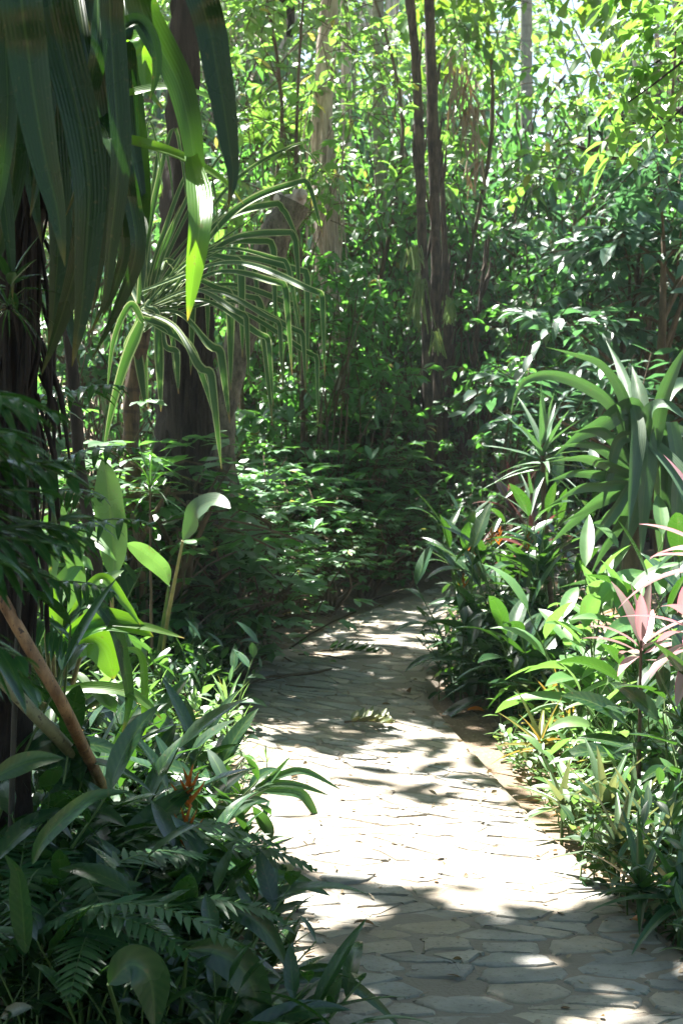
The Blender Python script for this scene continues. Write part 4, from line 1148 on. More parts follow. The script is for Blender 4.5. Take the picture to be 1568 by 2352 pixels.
rosette_plant('spiky_dracaena', 'small spiky dracaena on a bent dark stem', 'plant', 1246, 1085, 8.3, 26, .34, .042, M['dracaena'], -.4, 1.45, .5, stem_px=40, stem_r=.02, h=.16, seed=1, wave=.03)
rosette_plant('spiky_dracaena', 'second rosette of thin leaves low on the same slope as the spiky dracaena', 'plant', 1225, 1220, 8.5, 18, .3, .03, M['dracaena'], -.3, 1.2, .8, stem_px=30, stem_r=.014, h=.1, seed=2)
rosette_plant('maroon_cordyline', 'maroon leaved cordyline half hidden behind the orange flowers', 'plant', 1180, 1215, 9.0, 18, .32, .05, M['redleaf'], -.2, 1.4, .9, 'lance', stem_px=5, seed=3, h=.14)
rosette_plant('maroon_cordyline', 'dusky cordyline between the maroon one and the spiky dracaena', 'plant', 1222, 1290, 8.4, 14, .3, .05, M['redleaf'], -.2, 1.3, .9, 'lance', stem_px=8, seed=4, h=.12)
PKG = 'pink leaved cordylines at the right edge'
rosette_plant('pink_cordyline', 'pink edged cordyline with long leaves reaching in at the right edge', 'plant', 1640, 1330, 5.4, 18, .36, .07, M['pink'], -.3, 1.2, .8, 'lance', PKG, stem_r=.008, seed=5, h=.12)
rosette_plant('pink_cordyline', 'cordyline with upright pink and yellow new leaves in the sun', 'plant', 1470, 1515, 5.7, 13, .24, .05, M['pink'], 0, 1.45, .6, 'lance', PKG, stem_r=.008, seed=6, h=.08)
rosette_plant('pink_cordyline', 'lowest pink cordyline, its pale leaves drooping over the green seedlings', 'plant', 1600, 1500, 5.2, 15, .26, .06, M['pink'], -.5, 1.1, .9, 'lance', PKG, stem_r=.008, seed=7, h=.1)
rosette_plant('grassy_dracaena', 'grassy rosette on a thin stem beside the broad dark trunk', 'plant', 345, 1140, 7.6, 20, .26, .014, M['ginger'], -.1, 1.4, 1.5, stem_px=0, stem_r=.008, seed=8, h=.06)
rosette_plant('grassy_epiphyte', 'fine grassy rosette growing on the fibrous trunk', 'plant', 20, 715, 3.6, 34, .12, .006, M['ginger'], -.5, 1.2, 1.3, seed=9, h=.02, rooted=False)
rosette_plant('leafy_epiphyte', 'small lance leaved plant perched above the grassy rosette on the trunk', 'plant', 25, 668, 3.5, 11, .1, .022, M['ginger'], -.2, 1.0, .4, 'lance', seed=10, h=.03, rooted=False)
RS = [(1275, 1630, 6.3, 12, .2, .036, 'bromelia', 'copper bromeliad at the edge of the sunlit bank'), (1300, 1668, 6.0, 12, .17, .034, 'bromelia', 'copper bromeliad in front of the one on the bank edge'), (1240, 1720, 6.0, 11, .2, .034, 'bromelia', 'upright yellow copper bromeliad by the lime seedlings'),
      (1388, 1870, 5.1, 13, .22, .042, 'rhoeo', 'purple green rosette leaning out over the path edge'), (1290, 1860, 5.5, 11, .19, .034, 'rhoeo', 'grey green rosette touching the white sunlit path'), (1455, 1890, 4.95, 13, .2, .04, 'rhoeo', 'purple green rosette half in shade behind the first'),
      (1420, 1965, 4.7, 14, .21, .036, 'rhoeo', 'shaded rosette pointing a long leaf over the path'), (1515, 1960, 4.7, 14, .22, .04, 'rhoeo', 'shaded rosette at the right edge'), (1470, 2055, 4.4, 13, .2, .034, 'coverdark', 'dark low rosette at the foot of the shaded bank'),
      (1560, 2080, 4.25, 13, .24, .04, 'coverdark', 'dark rosette at the very edge beside the shaded stones'), (1590, 1850, 5.0, 12, .24, .05, 'rhoeo', 'broad rosette behind the shaded ones at the right edge')]
for i, (px, py, Y, n, L, W, mt, lab) in enumerate(RS):
    c = gp(px, py, .1)
    rosette_plant('rosette_plant', lab, 'plant', px, py, c[1], n + 3, L * 1.15, W * 1.15, M[mt], -.1, 1.25, .55, 'blade', 'rosette plants along the sunny bank', seed=20 + i, h=.03, fold=.45, stem_r=.007, stem_mat='stem')
rosette_plant('red_stemmed_plant', 'low plant with a coral red stem among the dark seedlings', 'plant', 403, 1648, gp(405, 1690)[1], 9, .2, .03, M['redleaf'], .2, 1.2, .5, 'lance', seed=40, h=.05, stem_mat='canered')
rosette_plant('star_seedling', 'lime green star shaped seedling beside the path', 'plant', 522, 1668, gp(520, 1765)[1], 22, .15, .013, M['lime'], -.1, 1.3, .5, 'lance', stem_px=4, stem_r=.005, seed=41, h=.1, stem_mat='stem')
rosette_plant('star_seedling', 'tiny pale seedling on the edge of the sunlit stones', 'plant', 613, 1765, gp(605, 1800)[1], 16, .07, .007, M['lime'], -.1, 1.3, .4, 'lance', seed=42, h=.04, stem_r=.003, stem_mat='stem')
rosette_plant('rosette_plant', 'dark narrow leaved rosette on the bank below the palmate shrubs', 'plant', 618, 1450, gp(622, 1480)[1], 13, .36, .03, M['ginger'], .1, 1.2, .9, 'blade', seed=43)
rosette_plant('rosette_plant', 'flat dark rosette on the sandy soil near the path corner', 'plant', 565, 1485, gp(565, 1500)[1], 10, .26, .03, M['ginger'], 0, .8, .6, 'blade', seed=44)
# ------------------------------------------------------------------ cane plants: stems with alternate lance leaves, some with an orange flower
def cane_plant(name, label, cat, base, nst, H, L, W, mat, seed, group=None, spread=.22, nleaf=7, lean=(0, 0), kind='lance', droop=.9, smat='stem', flowers=(), S=8, C=5, sr=.007, petiole=.0, lstart=.35):
    rng = np.random.default_rng(seed)
    e = thing(name, label, cat, base, group)
    base = np.asarray(base, float)
    sb, lb = MB(), MB()
    for k in range(nst):
        a = rng.uniform(0, 6.28); h = H * rng.uniform(.7, 1.08)
        b = base + [rng.normal(0, spread * .35), rng.normal(0, spread * .35), -.03]
        tip = b + [math.cos(a) * spread * rng.uniform(.3, 1.3) + lean[0], math.sin(a) * spread * rng.uniform(.3, 1.3) + lean[1], h]
        mid = b * .5 + tip * .5 - np.array([(tip - b)[0], (tip - b)[1], 0]) * .22
        P = catmull([b, mid, tip], 22)
        tube(sb, P, [sr, sr * .8, sr * .35], 14, 6, 0, 0)
        t = np.linspace(lstart, 1, nleaf)
        idx = (t * 21).astype(int); Bp = P[idx]; T = unit(np.gradient(P, axis=0))[idx]
        a0 = rng.uniform(0, 6.28)
        aa = a0 + np.arange(nleaf) * math.pi + rng.normal(0, .4, nleaf)
        el = np.linspace(.15, .95, nleaf) + rng.normal(0, .15, nleaf)
        D = np.stack([np.cos(aa) * np.cos(el), np.sin(aa) * np.cos(el), np.sin(el)], -1)
        Ls = L * np.linspace(.9, .85, nleaf) * rng.uniform(.7, 1.15, nleaf)
        if petiole:
            for q in range(nleaf):
                tube(sb, [Bp[q], Bp[q] + D[q] * petiole], [sr * .4, sr * .3], 4, 4, 0, 0)
            Bp = Bp + D * petiole
        ribbons(lb, Bp, D, Ls, Ls * W / L * rng.uniform(.85, 1.15, nleaf), droop * rng.uniform(.4, 1.4, nleaf), kind, S, C, .25, rng.normal(0, .3, nleaf), 0, .012, rng)
    part('stem', sb, M[smat], e); part('foliage', lb, mat, e)
    for f in flowers:
        flower(e, np.asarray(f), rng, .055 if base[0] > 0 else .085)
    return e

def flower(parent, c, rng, s=.09):
    """heliconia-like head: pointed bracts zig-zag up a short axis"""
    fb = MB()
    n = 6
    for k in range(n):
        a = (0 if k % 2 else math.pi) + rng.normal(0, .35)
        el = .65 + .13 * k
        D = np.array([math.cos(a) * math.cos(el), .3 * math.sin(a) * math.cos(el), math.sin(el)])
        ribbons(fb, c + [0, 0, .012 * k], D, s * (1.05 - .06 * k), s * .33, -.7, 'blade', 7, 5, .9, 0)
    part('flower', fb, M['orange'], parent)
    sb = MB(); b = np.array(parent.location); tube(sb, [c, c * .6 + b * .4 + [0, 0, .06], b], [.003, .004, .005], 12, 5, 0, 0)
    part('flower_stem', sb, M['stem'], parent)

def gl(x, y):
    return (x, y, gz(x, y))
def gat(px, py):
    p = gp(px, py, .08)
    return gl(p[0], p[1])

# right bank: ginger clump with orange flowers
GG = 'glossy leaved flower canes on the right bank'
GI = [((1075, 1500), 8, .95, .3, .05, 'orange flowered cane plant arching its grassy leaves over the far path', [(1068, 1280, 0), (1098, 1283, -.1)], 'ginger', (-.04, 0)),
      ((1100, 1535), 7, .72, .34, .085, 'orange flowered cane plant at the corner where the path disappears', [(1064, 1356, 0)], 'ginger', (.02, 0)),
      ((1160, 1560), 8, .95, .32, .09, 'orange flowered cane plant in front of the maroon cordylines', [(1146, 1252, .1), (1128, 1252, .2)], 'ginger', (0, 0)),
      ((1220, 1570), 8, .85, .32, .1, 'orange flowered cane plant with broad leaves below the spiky dracaena', [(1212, 1266, .1)], 'ginger', (.02, 0)),
      ((1290, 1530), 7, .95, .3, .1, 'orange flowered cane plant below the big dracaena', [(1354, 1263, 0)], 'ginger', (.05, 0)),
      ((1125, 1560), 6, .42, .24, .05, 'small leafy cane plant on the bank at the path edge', [], 'coverdark', (0, 0)),
      ((1175, 1580), 7, .5, .42, .09, 'broad leaved plant drooping long leaves to the bare soil', [], 'ginger', (0, -.06)),
      ((1215, 1625), 6, .5, .36, .09, 'broad leaved plant above the copper bromeliads', [], 'ginger', (0, 0)),
      ]
for i, (b, n, H, L, W, lab, fl, mt, ln) in enumerate(GI):
    bb = gat(*b)
    cane_plant('ginger_plant', lab, 'plant', bb, n, H, L, W, M[mt], 300 + i, GG, .22, 7, ln, flowers=[pt(f[0], f[1], bb[1] + f[2] - .1) for f in fl], lstart=.2)
# nearer right bank, sunlit
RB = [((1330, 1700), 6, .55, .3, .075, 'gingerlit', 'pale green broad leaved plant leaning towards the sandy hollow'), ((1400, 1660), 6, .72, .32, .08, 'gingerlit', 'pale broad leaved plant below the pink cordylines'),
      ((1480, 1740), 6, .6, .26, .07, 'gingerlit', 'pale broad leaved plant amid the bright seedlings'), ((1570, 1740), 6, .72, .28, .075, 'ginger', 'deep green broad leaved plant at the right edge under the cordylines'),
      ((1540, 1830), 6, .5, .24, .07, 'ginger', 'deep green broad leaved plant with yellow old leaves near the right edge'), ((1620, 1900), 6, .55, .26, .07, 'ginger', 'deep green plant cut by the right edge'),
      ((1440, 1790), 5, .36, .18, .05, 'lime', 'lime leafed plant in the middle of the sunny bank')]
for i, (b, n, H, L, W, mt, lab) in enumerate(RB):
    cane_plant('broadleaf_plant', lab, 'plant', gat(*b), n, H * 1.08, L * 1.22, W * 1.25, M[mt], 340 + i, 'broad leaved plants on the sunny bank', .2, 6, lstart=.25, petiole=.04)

# left: banana-like leaves, backlit
def big_leaf_plant(label, base, leaves, mat, Y, seed=0, name='canna_plant'):
    e = thing(name, label, 'plant', base)
    b = np.asarray(base, float)
    for i, (pts_, w, face, tw, m) in enumerate(leaves):
        P = [pt(p[0], p[1], Y + (p[2] if len(p) > 2 else 0)) for p in pts_]
        sb = MB(); tube(sb, [P[0], P[0] * .55 + b * .45 + [0, 0, .02], b], [.006, .011, .02], 16, 7, .03, 1); part('stem', sb, M['stem'] if i % 2 else M['reedstem'], e)
        lb = MB(); strap(lb, P, w * Y / FP, 'lance', 40, 11, .18, face, tw, 0, .025, seed + i, None, [.05, .5, .8, .95, 1, 1, .97, .9, .75, .5, .04])
        part('leaf', lb, m or mat, e)
    return e
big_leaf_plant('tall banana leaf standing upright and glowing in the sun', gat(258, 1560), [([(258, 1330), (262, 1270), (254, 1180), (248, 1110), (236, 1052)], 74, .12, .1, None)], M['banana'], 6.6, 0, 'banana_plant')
big_leaf_plant('slender cane with one silvery folded leaf held high beside the path', gat(350, 1590), [([(420, 1242), (438, 1206, -.05), (452, 1172, -.1), (492, 1152, -.15), (529, 1168, -.25)], 50, .5, .4, M['dracaena']), ([(388, 1345), (378, 1312), (352, 1285), (320, 1262), (290, 1248)], 50, .5, -.3, None)], M['banana'], 7.0, 3)
big_leaf_plant('pair of small upright leaves standing among the dark palmate shrubs', gat(550, 1440), [([(510, 1320), (512, 1296), (509, 1262)], 26, .1, .1, M['gingerlit']), ([(562, 1330), (568, 1300), (570, 1270)], 48, .2, .2, M['ginger'])], M['ginger'], 8.9, 6)
LL = [([(120, 1420), (170, 1300, .1), (195, 1230, .1), (240, 1260), (268, 1288)], 34), ([(90, 1480), (110, 1320), (140, 1200), (158, 1160)], 56), ([(160, 1460), (180, 1330), (150, 1220), (140, 1140)], 44), ([(60, 1500), (60, 1380), (90, 1290), (130, 1250)], 50), ([(200, 1460), (215, 1380), (250, 1330), (285, 1310)], 36), ([(30, 1480), (40, 1350), (30, 1250), (20, 1180)], 40),
      ([(100, 1400), (150, 1330), (190, 1290), (215, 1310)], 40), ([(140, 1500), (130, 1420), (90, 1350), (60, 1330)], 44)]
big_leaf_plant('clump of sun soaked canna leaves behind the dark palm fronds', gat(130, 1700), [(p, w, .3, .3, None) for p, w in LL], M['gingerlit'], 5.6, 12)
# low screw pine with saw-edged leaves, backlit
sp_ = thing('saw_leaf_plant', 'low saw edged strap plant with glowing leaves over the leaning canes', 'plant', gl(pt(120, 1600, 4.9)[0], 4.9))
for i, (p, w, fc, m) in enumerate([([(120, 1480), (180, 1400), (220, 1390), (262, 1440), (286, 1530), (296, 1610), (280, 1690)], 34, .5, 'bigstrap'), ([(140, 1480), (220, 1428), (290, 1432), (353, 1462)], 58, .25, 'straplit'),
      ([(150, 1500), (200, 1470), (240, 1490), (262, 1560)], 88, .2, 'straplit'), ([(140, 1590), (210, 1580), (290, 1590), (340, 1620), (372, 1652)], 34, .6, 'straplit'), ([(160, 1460), (240, 1430), (330, 1440), (425, 1466)], 26, .6, 'straplit'),
      ([(150, 1440), (230, 1330), (290, 1390), (325, 1440)], 28, .4, 'straplit'), ([(250, 1500, .3), (320, 1500, .4), (332, 1600, .4), (328, 1720, .4), (345, 1780, .4)], 20, .4, 'straplit'), ([(100, 1540), (60, 1480), (20, 1500), (-20, 1580)], 44, .4, 'bigstrap'), ([(120, 1500), (130, 1420), (110, 1340), (120, 1300)], 40, .3, 'straplit')]):
    traced_leaf(sp_, p, 4.8, w, M[m], 'strap', fc, .3, .3, .01, 200 + i, n=36, C=7)
# leaning canes
for i, (p, r, m, lab) in enumerate([([(-20, 1330), (75, 1500), (135, 1600), (190, 1712, .15), (240, 1820, .6), (290, 1990, 1.1), (330, 2110, 1.3)], 15, 'canered', 'rust coloured cane leaning into the undergrowth'), ([(-60, 1490), (5, 1560), (80, 1640), (150, 1712, .15), (220, 1800, .6), (300, 1950, 1.1), (360, 2080, 1.3)], 16, 'canegreen', 'grey green cane leaning below the rust coloured one')]):
    trunk_thing('leaning_cane', lab, 'cane', p, [r, r, r, r * 1.05], 3.9, M[m], 'leaning canes', 10, .02, 24)
trunk_thing('dark_cane', 'thin dark upright cane in front of the leaning canes', 'cane', [(62, 1100), (44, 1400), (32, 1700), (20, 2120)], [5, 6, 7, 8], 3.9, bark_mat('black cane bark', (.012, .012, .009), (.035, .03, .02), (5, 5, 1), .6, .2, rings=5), None, 8, .02, 20)
trunk_thing('bare_trunk', 'thin brown trunk behind the dark palm fronds', 'tree', [(150, 700), (172, 900), (185, 1080), (215, 1250), (235, 1420)], [14, 14, 14, 14, 15], 6.8, M['bark'], None, 10, .07, 24)
trunk_thing('slanting_trunk', 'bare slanting stem behind the silvery leaf', 'tree', [(330, 1060), (345, 1160), (400, 1260), (440, 1340)], [4, 5, 6, 6], 8.4, M['twig'], None, 8, .05, 16)

# dark palm fronds close to the camera
nf = thing('dark_palm', 'dark drooping palm fronds close by on the far left', 'palm', gl(-1.55, 2.9))
mb = MB(); rng = np.random.default_rng(77)
hub = np.array([-1.35, 2.75, 1.35])
for k, (tx, ty, Yt, dr_) in enumerate([(120, 930, 2.4, .5), (150, 1030, 2.5, .5), (95, 1090, 2.4, .5), (185, 1150, 2.55, .5), (40, 880, 2.3, .5), (130, 1250, 2.5, .6), (60, 1350, 2.4, .7), (150, 1430, 2.7, .8), (10, 1180, 2.2, .6), (70, 1000, 2.35, .5), (170, 1090, 2.5, .5), (120, 1180, 2.45, .55), (205, 1220, 2.6, .5), (30, 960, 2.25, .5)]):
    tip = pt(tx, ty, Yt); hb = hub + [rng.normal(0, .03), rng.normal(0, .1), rng.normal(0, .12)]
    d = unit(tip - hb) + [0, 0, .25]
    feather(mb, rng, hb, d, float(np.linalg.norm(tip - hb)) * 1.0, 24, .25, .019, dr_, .6, r=.004, kind='lance', fold=.3, S=6, vee=.6)
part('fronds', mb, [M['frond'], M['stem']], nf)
mb = MB(); tube(mb, [hub + [0, 0, .1], hub * .6 + np.array([-1.55, 2.9, 0]) * .4, [-1.55, 2.9, -.05]], [.03, .035, .045], 14, 9, .05, 2); part('trunk', mb, M['barkfibre'], nf)
nf2 = thing('parlour_palm', 'slim palm with curved leaflets between the fibrous trunk and the upright banana leaf', 'palm', gl(-1.25, 4.6))
mb = MB(); rng = np.random.default_rng(78)
for k, (sx, sy, tx, ty, dr_) in enumerate([(60, 1000, 262, 850, .9), (70, 1120, 300, 1012, .8), (40, 1180, 225, 1110, .9), (60, 1290, 335, 1180, .8), (60, 1360, 250, 1340, .9), (0, 1060, 130, 860, .9), (50, 1400, 160, 1480, .9)]):
    a, b = pt(sx, sy, 4.5), pt(tx, ty, 4.3 + rng.normal(0, .1))
    feather(mb, rng, a, unit(b - a) + [0, 0, .4], float(np.linalg.norm(b - a)) * 1.05, 9, .12, .021, dr_, 1.2, r=.004, kind='lance', fold=.3, S=7)
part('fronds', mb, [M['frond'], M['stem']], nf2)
mb = MB()
for x_ in (-.06, 0, .07):
    tube(mb, [pt(55, 1000 + 900 * x_, 4.5) + [x_, 0, 0], pt(50, 1300, 4.5) + [x_, 0, 0], [-1.25 + x_, 4.6, -.05]], [.009, .011, .013], 14, 7, .03, 2)
part('stem', mb, M['stem'], nf2)

# foreground mass on the left
FG = [((330, 2000), 7, .5, .3, .065, 'ginger', 'flowering cane plant with two orange heads in the dark undergrowth', [(437, 1858, -.75), (430, 1950, -.85)]),
      ((385, 1960), 8, .4, .26, .06, 'ginger', 'dark glossy cane plant with leaves resting on the sunlit path edge', []),
      ((450, 2020), 7, .2, .22, .05, 'ginger', 'low dark cane plant spilling over the edge of the white sunlit stones', []),
      ((410, 1890), 7, .28, .2, .045, 'ginger', 'dark cane plant behind the lance leaves that cross the path', []),
      ((250, 1880), 7, .36, .3, .055, 'ginger', 'dark cane plant at the foot of the leaning canes', []),
      ((380, 1860), 8, .4, .26, .055, 'ginger', 'dark cane plant between the leaning canes and the star seedling', []),
      ((100, 1980), 7, .45, .4, .065, 'ginger', 'broad dark cane plant at the left edge with long arching leaves', []),
      ((430, 2120), 8, .34, .28, .065, 'ginger', 'dark cane plant bordering the shaded stones', []),
      ((530, 2210), 8, .2, .24, .045, 'ginger', 'narrow leaved dark plant creeping onto the shaded stones', []),
      ((420, 2300), 7, .42, .38, .1, 'ginger', 'broad leaved dark plant near the bottom edge', []),
      ((250, 2150), 7, .55, .3, .08, 'ginger', 'dark cane plant amid the ferns', []),
      ((540, 2420), 7, .26, .36, .06, 'ginger', 'dark plant sending long leaves over the stones at the bottom edge', []),
      ((80, 2260), 7, .6, .3, .08, 'ginger', 'dark cane plant at the left edge behind the ferns', []),
      ((-20, 2230), 8, .95, .3, .05, 'ginger', 'tall dark cane plant in front of the fibrous trunk at the left edge', []),
      ((55, 2120), 7, .8, .28, .05, 'ginger', 'second tall dark cane plant in front of the fibrous trunk', []),
      ((330, 2130), 7, .3, .2, .06, 'coverdark', 'low bushy plant in the middle of the dark undergrowth', []),
      ((450, 2020), 7, .3, .18, .06, 'coverdark', 'low bushy plant below the orange flower heads', []),
      ((200, 2020), 7, .4, .2, .06, 'coverdark', 'low bushy plant above the ferns', [])]
for i, (b, n, H, L, W, mt, lab, fl) in enumerate(FG):
    bb = gat(*b)
    cane_plant('cane_plant', lab, 'plant', bb, n, H, L, W, M[mt], 400 + i, 'dark cane plants in the near undergrowth', .2, 7, flowers=[pt(f[0], f[1], bb[1] + f[2]) for f in fl], lstart=.2)
# a few long leaves read one by one in the photograph
ll = thing('lance_leaf_plant', 'pale green lance leaves reaching out over the sunlit path', 'plant', gl(pt(545, 1880, 5.9)[0], 5.9))
for i, (p, w) in enumerate([([(552, 1880), (590, 1826), (630, 1780), (669, 1735)], 20), ([(580, 1812), (640, 1782), (700, 1772), (785, 1815)], 18), ([(580, 1815), (630, 1800), (690, 1805), (756, 1827)], 18), ([(590, 1815), (680, 1820), (712, 1850), (741, 1912)], 26), ([(560, 1880), (540, 1800), (500, 1740), (470, 1750)], 24)]):
    traced_leaf(ll, p, 5.85, w, M['gingerlit'] if i == 0 else M['ginger'], 'lance', .35, .2, .3, 0, 300 + i, n=24, C=5)
sb = MB(); tube(sb, [pt(590, 1815, 5.85), pt(560, 1850, 5.87), np.array(ll.location)], [.004, .006, .008], 10, 6, 0, 0); part('stem', sb, M['stem'], ll)
l2 = thing('lance_leaf_plant', 'broad dark leaves curling up in front of the ferns', 'plant', gl(pt(260, 2330, 3.5)[0], 3.5))
for i, (p, w, Yd) in enumerate([([(75, 1985), (100, 1930), (160, 1870), (220, 1828), (300, 1818)], 42, 3.4), ([(-20, 1790), (40, 1760), (90, 1745), (150, 1742)], 52, 3.3), ([(250, 2260), (300, 2215), (345, 2250), (358, 2370)], 96, 3.2), ([(430, 2180), (500, 2190), (560, 2230), (600, 2320), (622, 2380)], 92, 3.5),
      ([(480, 2090), (560, 2100), (620, 2150), (665, 2230)], 50, 3.7), ([(550, 2010), (640, 2010), (700, 2030), (760, 2058)], 40, 4.4), ([(640, 2260), (720, 2245), (800, 2260), (870, 2310), (925, 2370)], 30, 3.7), ([(660, 2240), (740, 2225), (800, 2235)], 28, 3.8), ([(60, 2190), (50, 2060), (40, 2000), (10, 1960)], 60, 3.3), ([(630, 2310), (700, 2330), (760, 2360)], 30, 3.6), ([(170, 2110), (210, 2060), (270, 2040), (330, 2030)], 50, 3.6)]):
    traced_leaf(l2, p, Yd, w, M['ginger'], 'lance', .3, .25, .3, .01, 320 + i, n=28, C=7)
sb = MB()
for (px, py, Yd) in ((430, 2180, 3.5), (640, 2260, 3.7), (250, 2260, 3.2)):
    p_ = pt(px, py, Yd); tube(sb, [p_, (p_ + np.array([p_[0] * .7 - .15, 3.6, 0])) / 2, [p_[0] - .08, 3.65, -.02]], [.004, .006, .008], 10, 6, 0, 0)
part('stem', sb, M['stem'], l2)
# ferns
for i, (b, n, L, lab) in enumerate([((130, 2180), 10, .6, 'bright feathery fern in the middle of the dark undergrowth'), ((40, 2330), 10, .6, 'blurred feathery fern in the bottom left corner'), ((250, 2260), 9, .5, 'small fern beneath the broad curling leaf'), ((330, 2130), 8, .46, 'small fern reaching towards the path')]):
    bb = gl(*(gp(*b, .2)[:2])); rng = np.random.default_rng(500 + i)
    e = thing('fern', lab, 'fern', bb, 'ferns in the near undergrowth'); mb = MB()
    for k in range(n):
        a = k * 6.28 / n + rng.normal(0, .3)
        feather(mb, rng, np.array(bb) + [0, 0, .28], (math.cos(a), math.sin(a), 1.1), L * rng.uniform(.8, 1.1), 24, .085, .022, 1.5, .25, r=.003, kind='blade', vee=.95, S=3)
    part('fronds', mb, [M['fern'], M['stem']], e)

# ------------------------------------------------------------------ seedlings and leafy ground plants
protos = {}
def small_plant(kind):
    if kind in protos: return protos[kind]
    seed, H, n, L, W, mt, nl = {'lime0': (1, .3, 6, .12, .036, 'lime', 7), 'lime1': (2, .24, 7, .1, .042, 'cover', 6), 'lime2': (3, .36, 5, .16, .05, 'gingerlit', 7), 'dark0': (4, .35, 7, .12, .04, 'coverdark', 8), 'dark1': (5, .28, 8, .14, .026, 'coverdark', 7), 'dark2': (6, .42, 6, .16, .05, 'ginger', 7)}[kind]
    protos[kind] = (seed, H, n, L, W, mt, nl)
    return protos[kind]
srcs = {}
def scatter(name, labels, group, kinds, spots, seed, smin=.7, smax=1.25):
    rng = np.random.default_rng(seed)
    for i, (x, y) in enumerate(spots):
        k = kinds[i % len(kinds)]
        lab = labels[i % len(labels)] if callable(labels) is False else labels(x, y)
        if (name, k) not in srcs:
            s_, H, n, L, W, mt, nl = small_plant(k)
            srcs[(name, k)] = cane_plant(name, lab, 'plant', gl(x, y), n, H, L, W, M[mt], 700 + s_, group, .16, nl, S=4, C=3, sr=.004, lstart=.25, droop=.7)
        else:
            copy_thing(srcs[(name, k)], lab, gl(x, y), rng.uniform(0, 6.28), rng.uniform(smin, smax), group)
def spots_in(poly, n, seed, zz=.08, mind=.13):
    rng = np.random.default_rng(seed); out = []
    P = np.array([gp(p[0], p[1], zz)[:2] for p in poly]); lo, hi = P.min(0), P.max(0)
    tries = 0
    while len(out) < n and tries < 9000:
        tries += 1
        q = rng.uniform(lo, hi); ins = False
        for a in range(len(P)):
            b = (a + 1) % len(P)
            if (P[a, 1] > q[1]) != (P[b, 1] > q[1]) and q[0] < (P[b, 0] - P[a, 0]) * (q[1] - P[a, 1]) / (P[b, 1] - P[a, 1]) + P[a, 0]:
                ins = not ins
        if ins and path_dist(q[0], q[1])[0] > .06 and all(math.hypot(q[0] - o[0], q[1] - o[1]) > mind for o in out):
            out.append((q[0], q[1]))
    return out
scatter('sunlit_seedling', ['small bright seedling in the sunny bank beside the white path'], 'bright seedlings on the sunny right bank', ['lime0', 'lime1', 'lime2'], spots_in([(1190, 1680), (1330, 1640), (1570, 1600), (1640, 1960), (1400, 1930), (1290, 1870), (1190, 1800)], 70, 1), 11, .45, .9)
scatter('shaded_seedling', ['small dark seedling in the shade at the lower right edge'], 'dark seedlings at the lower right', ['dark0', 'dark1'], spots_in([(1400, 1960), (1640, 1950), (1750, 2250), (1620, 2190), (1470, 2090)], 20, 2), 12, .6, .9)
scatter('border_seedling', ['leafy dark seedling between the palmate shrubs and the left edge of the path'], 'dark seedlings left of the middle path', ['dark0', 'dark2', 'dark1'], spots_in([(420, 1500), (560, 1500), (560, 1600), (560, 1660), (430, 1650), (380, 1580)], 26, 3), 13, .8, 1.3)
scatter('glade_seedling', ['small pale seedling in the sunny patch behind the leaning canes'], 'pale seedlings in the left sunny patch', ['lime1', 'lime0', 'lime2'], spots_in([(190, 1590), (440, 1560), (540, 1720), (480, 1800), (250, 1740)], 44, 4), 14, .55, 1.0)
scatter('undergrowth_plant', ['dark leafy plant filling the shaded undergrowth on the left'], 'dark leafy plants in the left undergrowth', ['dark2', 'dark0', 'dark1'], spots_in([(-40, 1760), (300, 1800), (440, 1830), (470, 1960), (500, 2090), (540, 2400), (-60, 2400)], 70, 5, .15, .12), 15, .8, 1.3)
scatter('bank_seedling', ['dark seedling under the orange flowered canes'], 'dark seedlings under the flower canes', ['dark0', 'dark1'], spots_in([(1030, 1430), (1200, 1440), (1330, 1560), (1230, 1610), (1030, 1590), (1020, 1500)], 24, 6), 16, .7, 1.1)
scatter('backwood_plant', ['dark leafy plant on the ground behind the upright banana leaf'], 'dark leafy plants in the wood behind the banana leaf', ['dark2', 'dark0'], spots_in([(60, 1500), (180, 1420), (420, 1400), (480, 1500), (380, 1560), (200, 1600)], 34, 7), 17, 1.2, 2.2)

# ------------------------------------------------------------------ litter
rng = np.random.default_rng(88)
mb = MB()
n = 8000
lx = rng.uniform(-2.6, 2.6, n); ly = rng.uniform(3.0, 14, n)
pdist = path_dist(lx, ly); keep = (pdist > .04) & ((pdist > .3) | (rng.random(n) < .85)); lx, ly = lx[keep], ly[keep]
lz = gz(lx, ly) + .012
a = rng.uniform(0, 6.28, len(lx))
ribbons(mb, np.stack([lx, ly, lz], -1), np.stack([np.cos(a), np.sin(a), rng.normal(.05, .2, len(lx))], -1), rng.uniform(.04, .11, len(lx)), rng.uniform(.015, .04, len(lx)), rng.uniform(-.3, .5, len(lx)), 'lance', 4, 3, .4, rng.normal(0, .5, len(lx)))
o = link('leaf_litter', mb.mesh('leaf_litter', M['dry'])); o['kind'] = 'stuff'; o['label'] = 'dry leaf litter on the bare soil'
def dry_leaf(label, px, py, L, W, ang, mat, curl=.8, group='fallen leaves on and beside the path'):
    p = gp(px, py, .022); e = thing('fallen_leaf', label, 'leaf', p, group)
    mb = MB(); ribbons(mb, p + [0, 0, .004], (math.cos(ang), math.sin(ang), .22), L, W, curl, 'lance', 8, 5, .6, .3); o = part('blade', mb, mat, e)
dry_leaf('orange brown curled leaf lying on the soil of the sandy hollow', 1072, 1634, .09, .05, .3, M['orange'], .6)
dry_leaf('orange leaf lying at the shaded foot of the right bank', 1468, 2120, .05, .03, 2, M['orange'])
dry_leaf('tan leaf lying on the shaded stones near the left plants', 812, 2062 + 62, .07, .03, .4, M['dry'])
dry_leaf('pale leaf on the stones near the path corner', 598, 1494 + 26, .08, .04, .5, M['lime'])
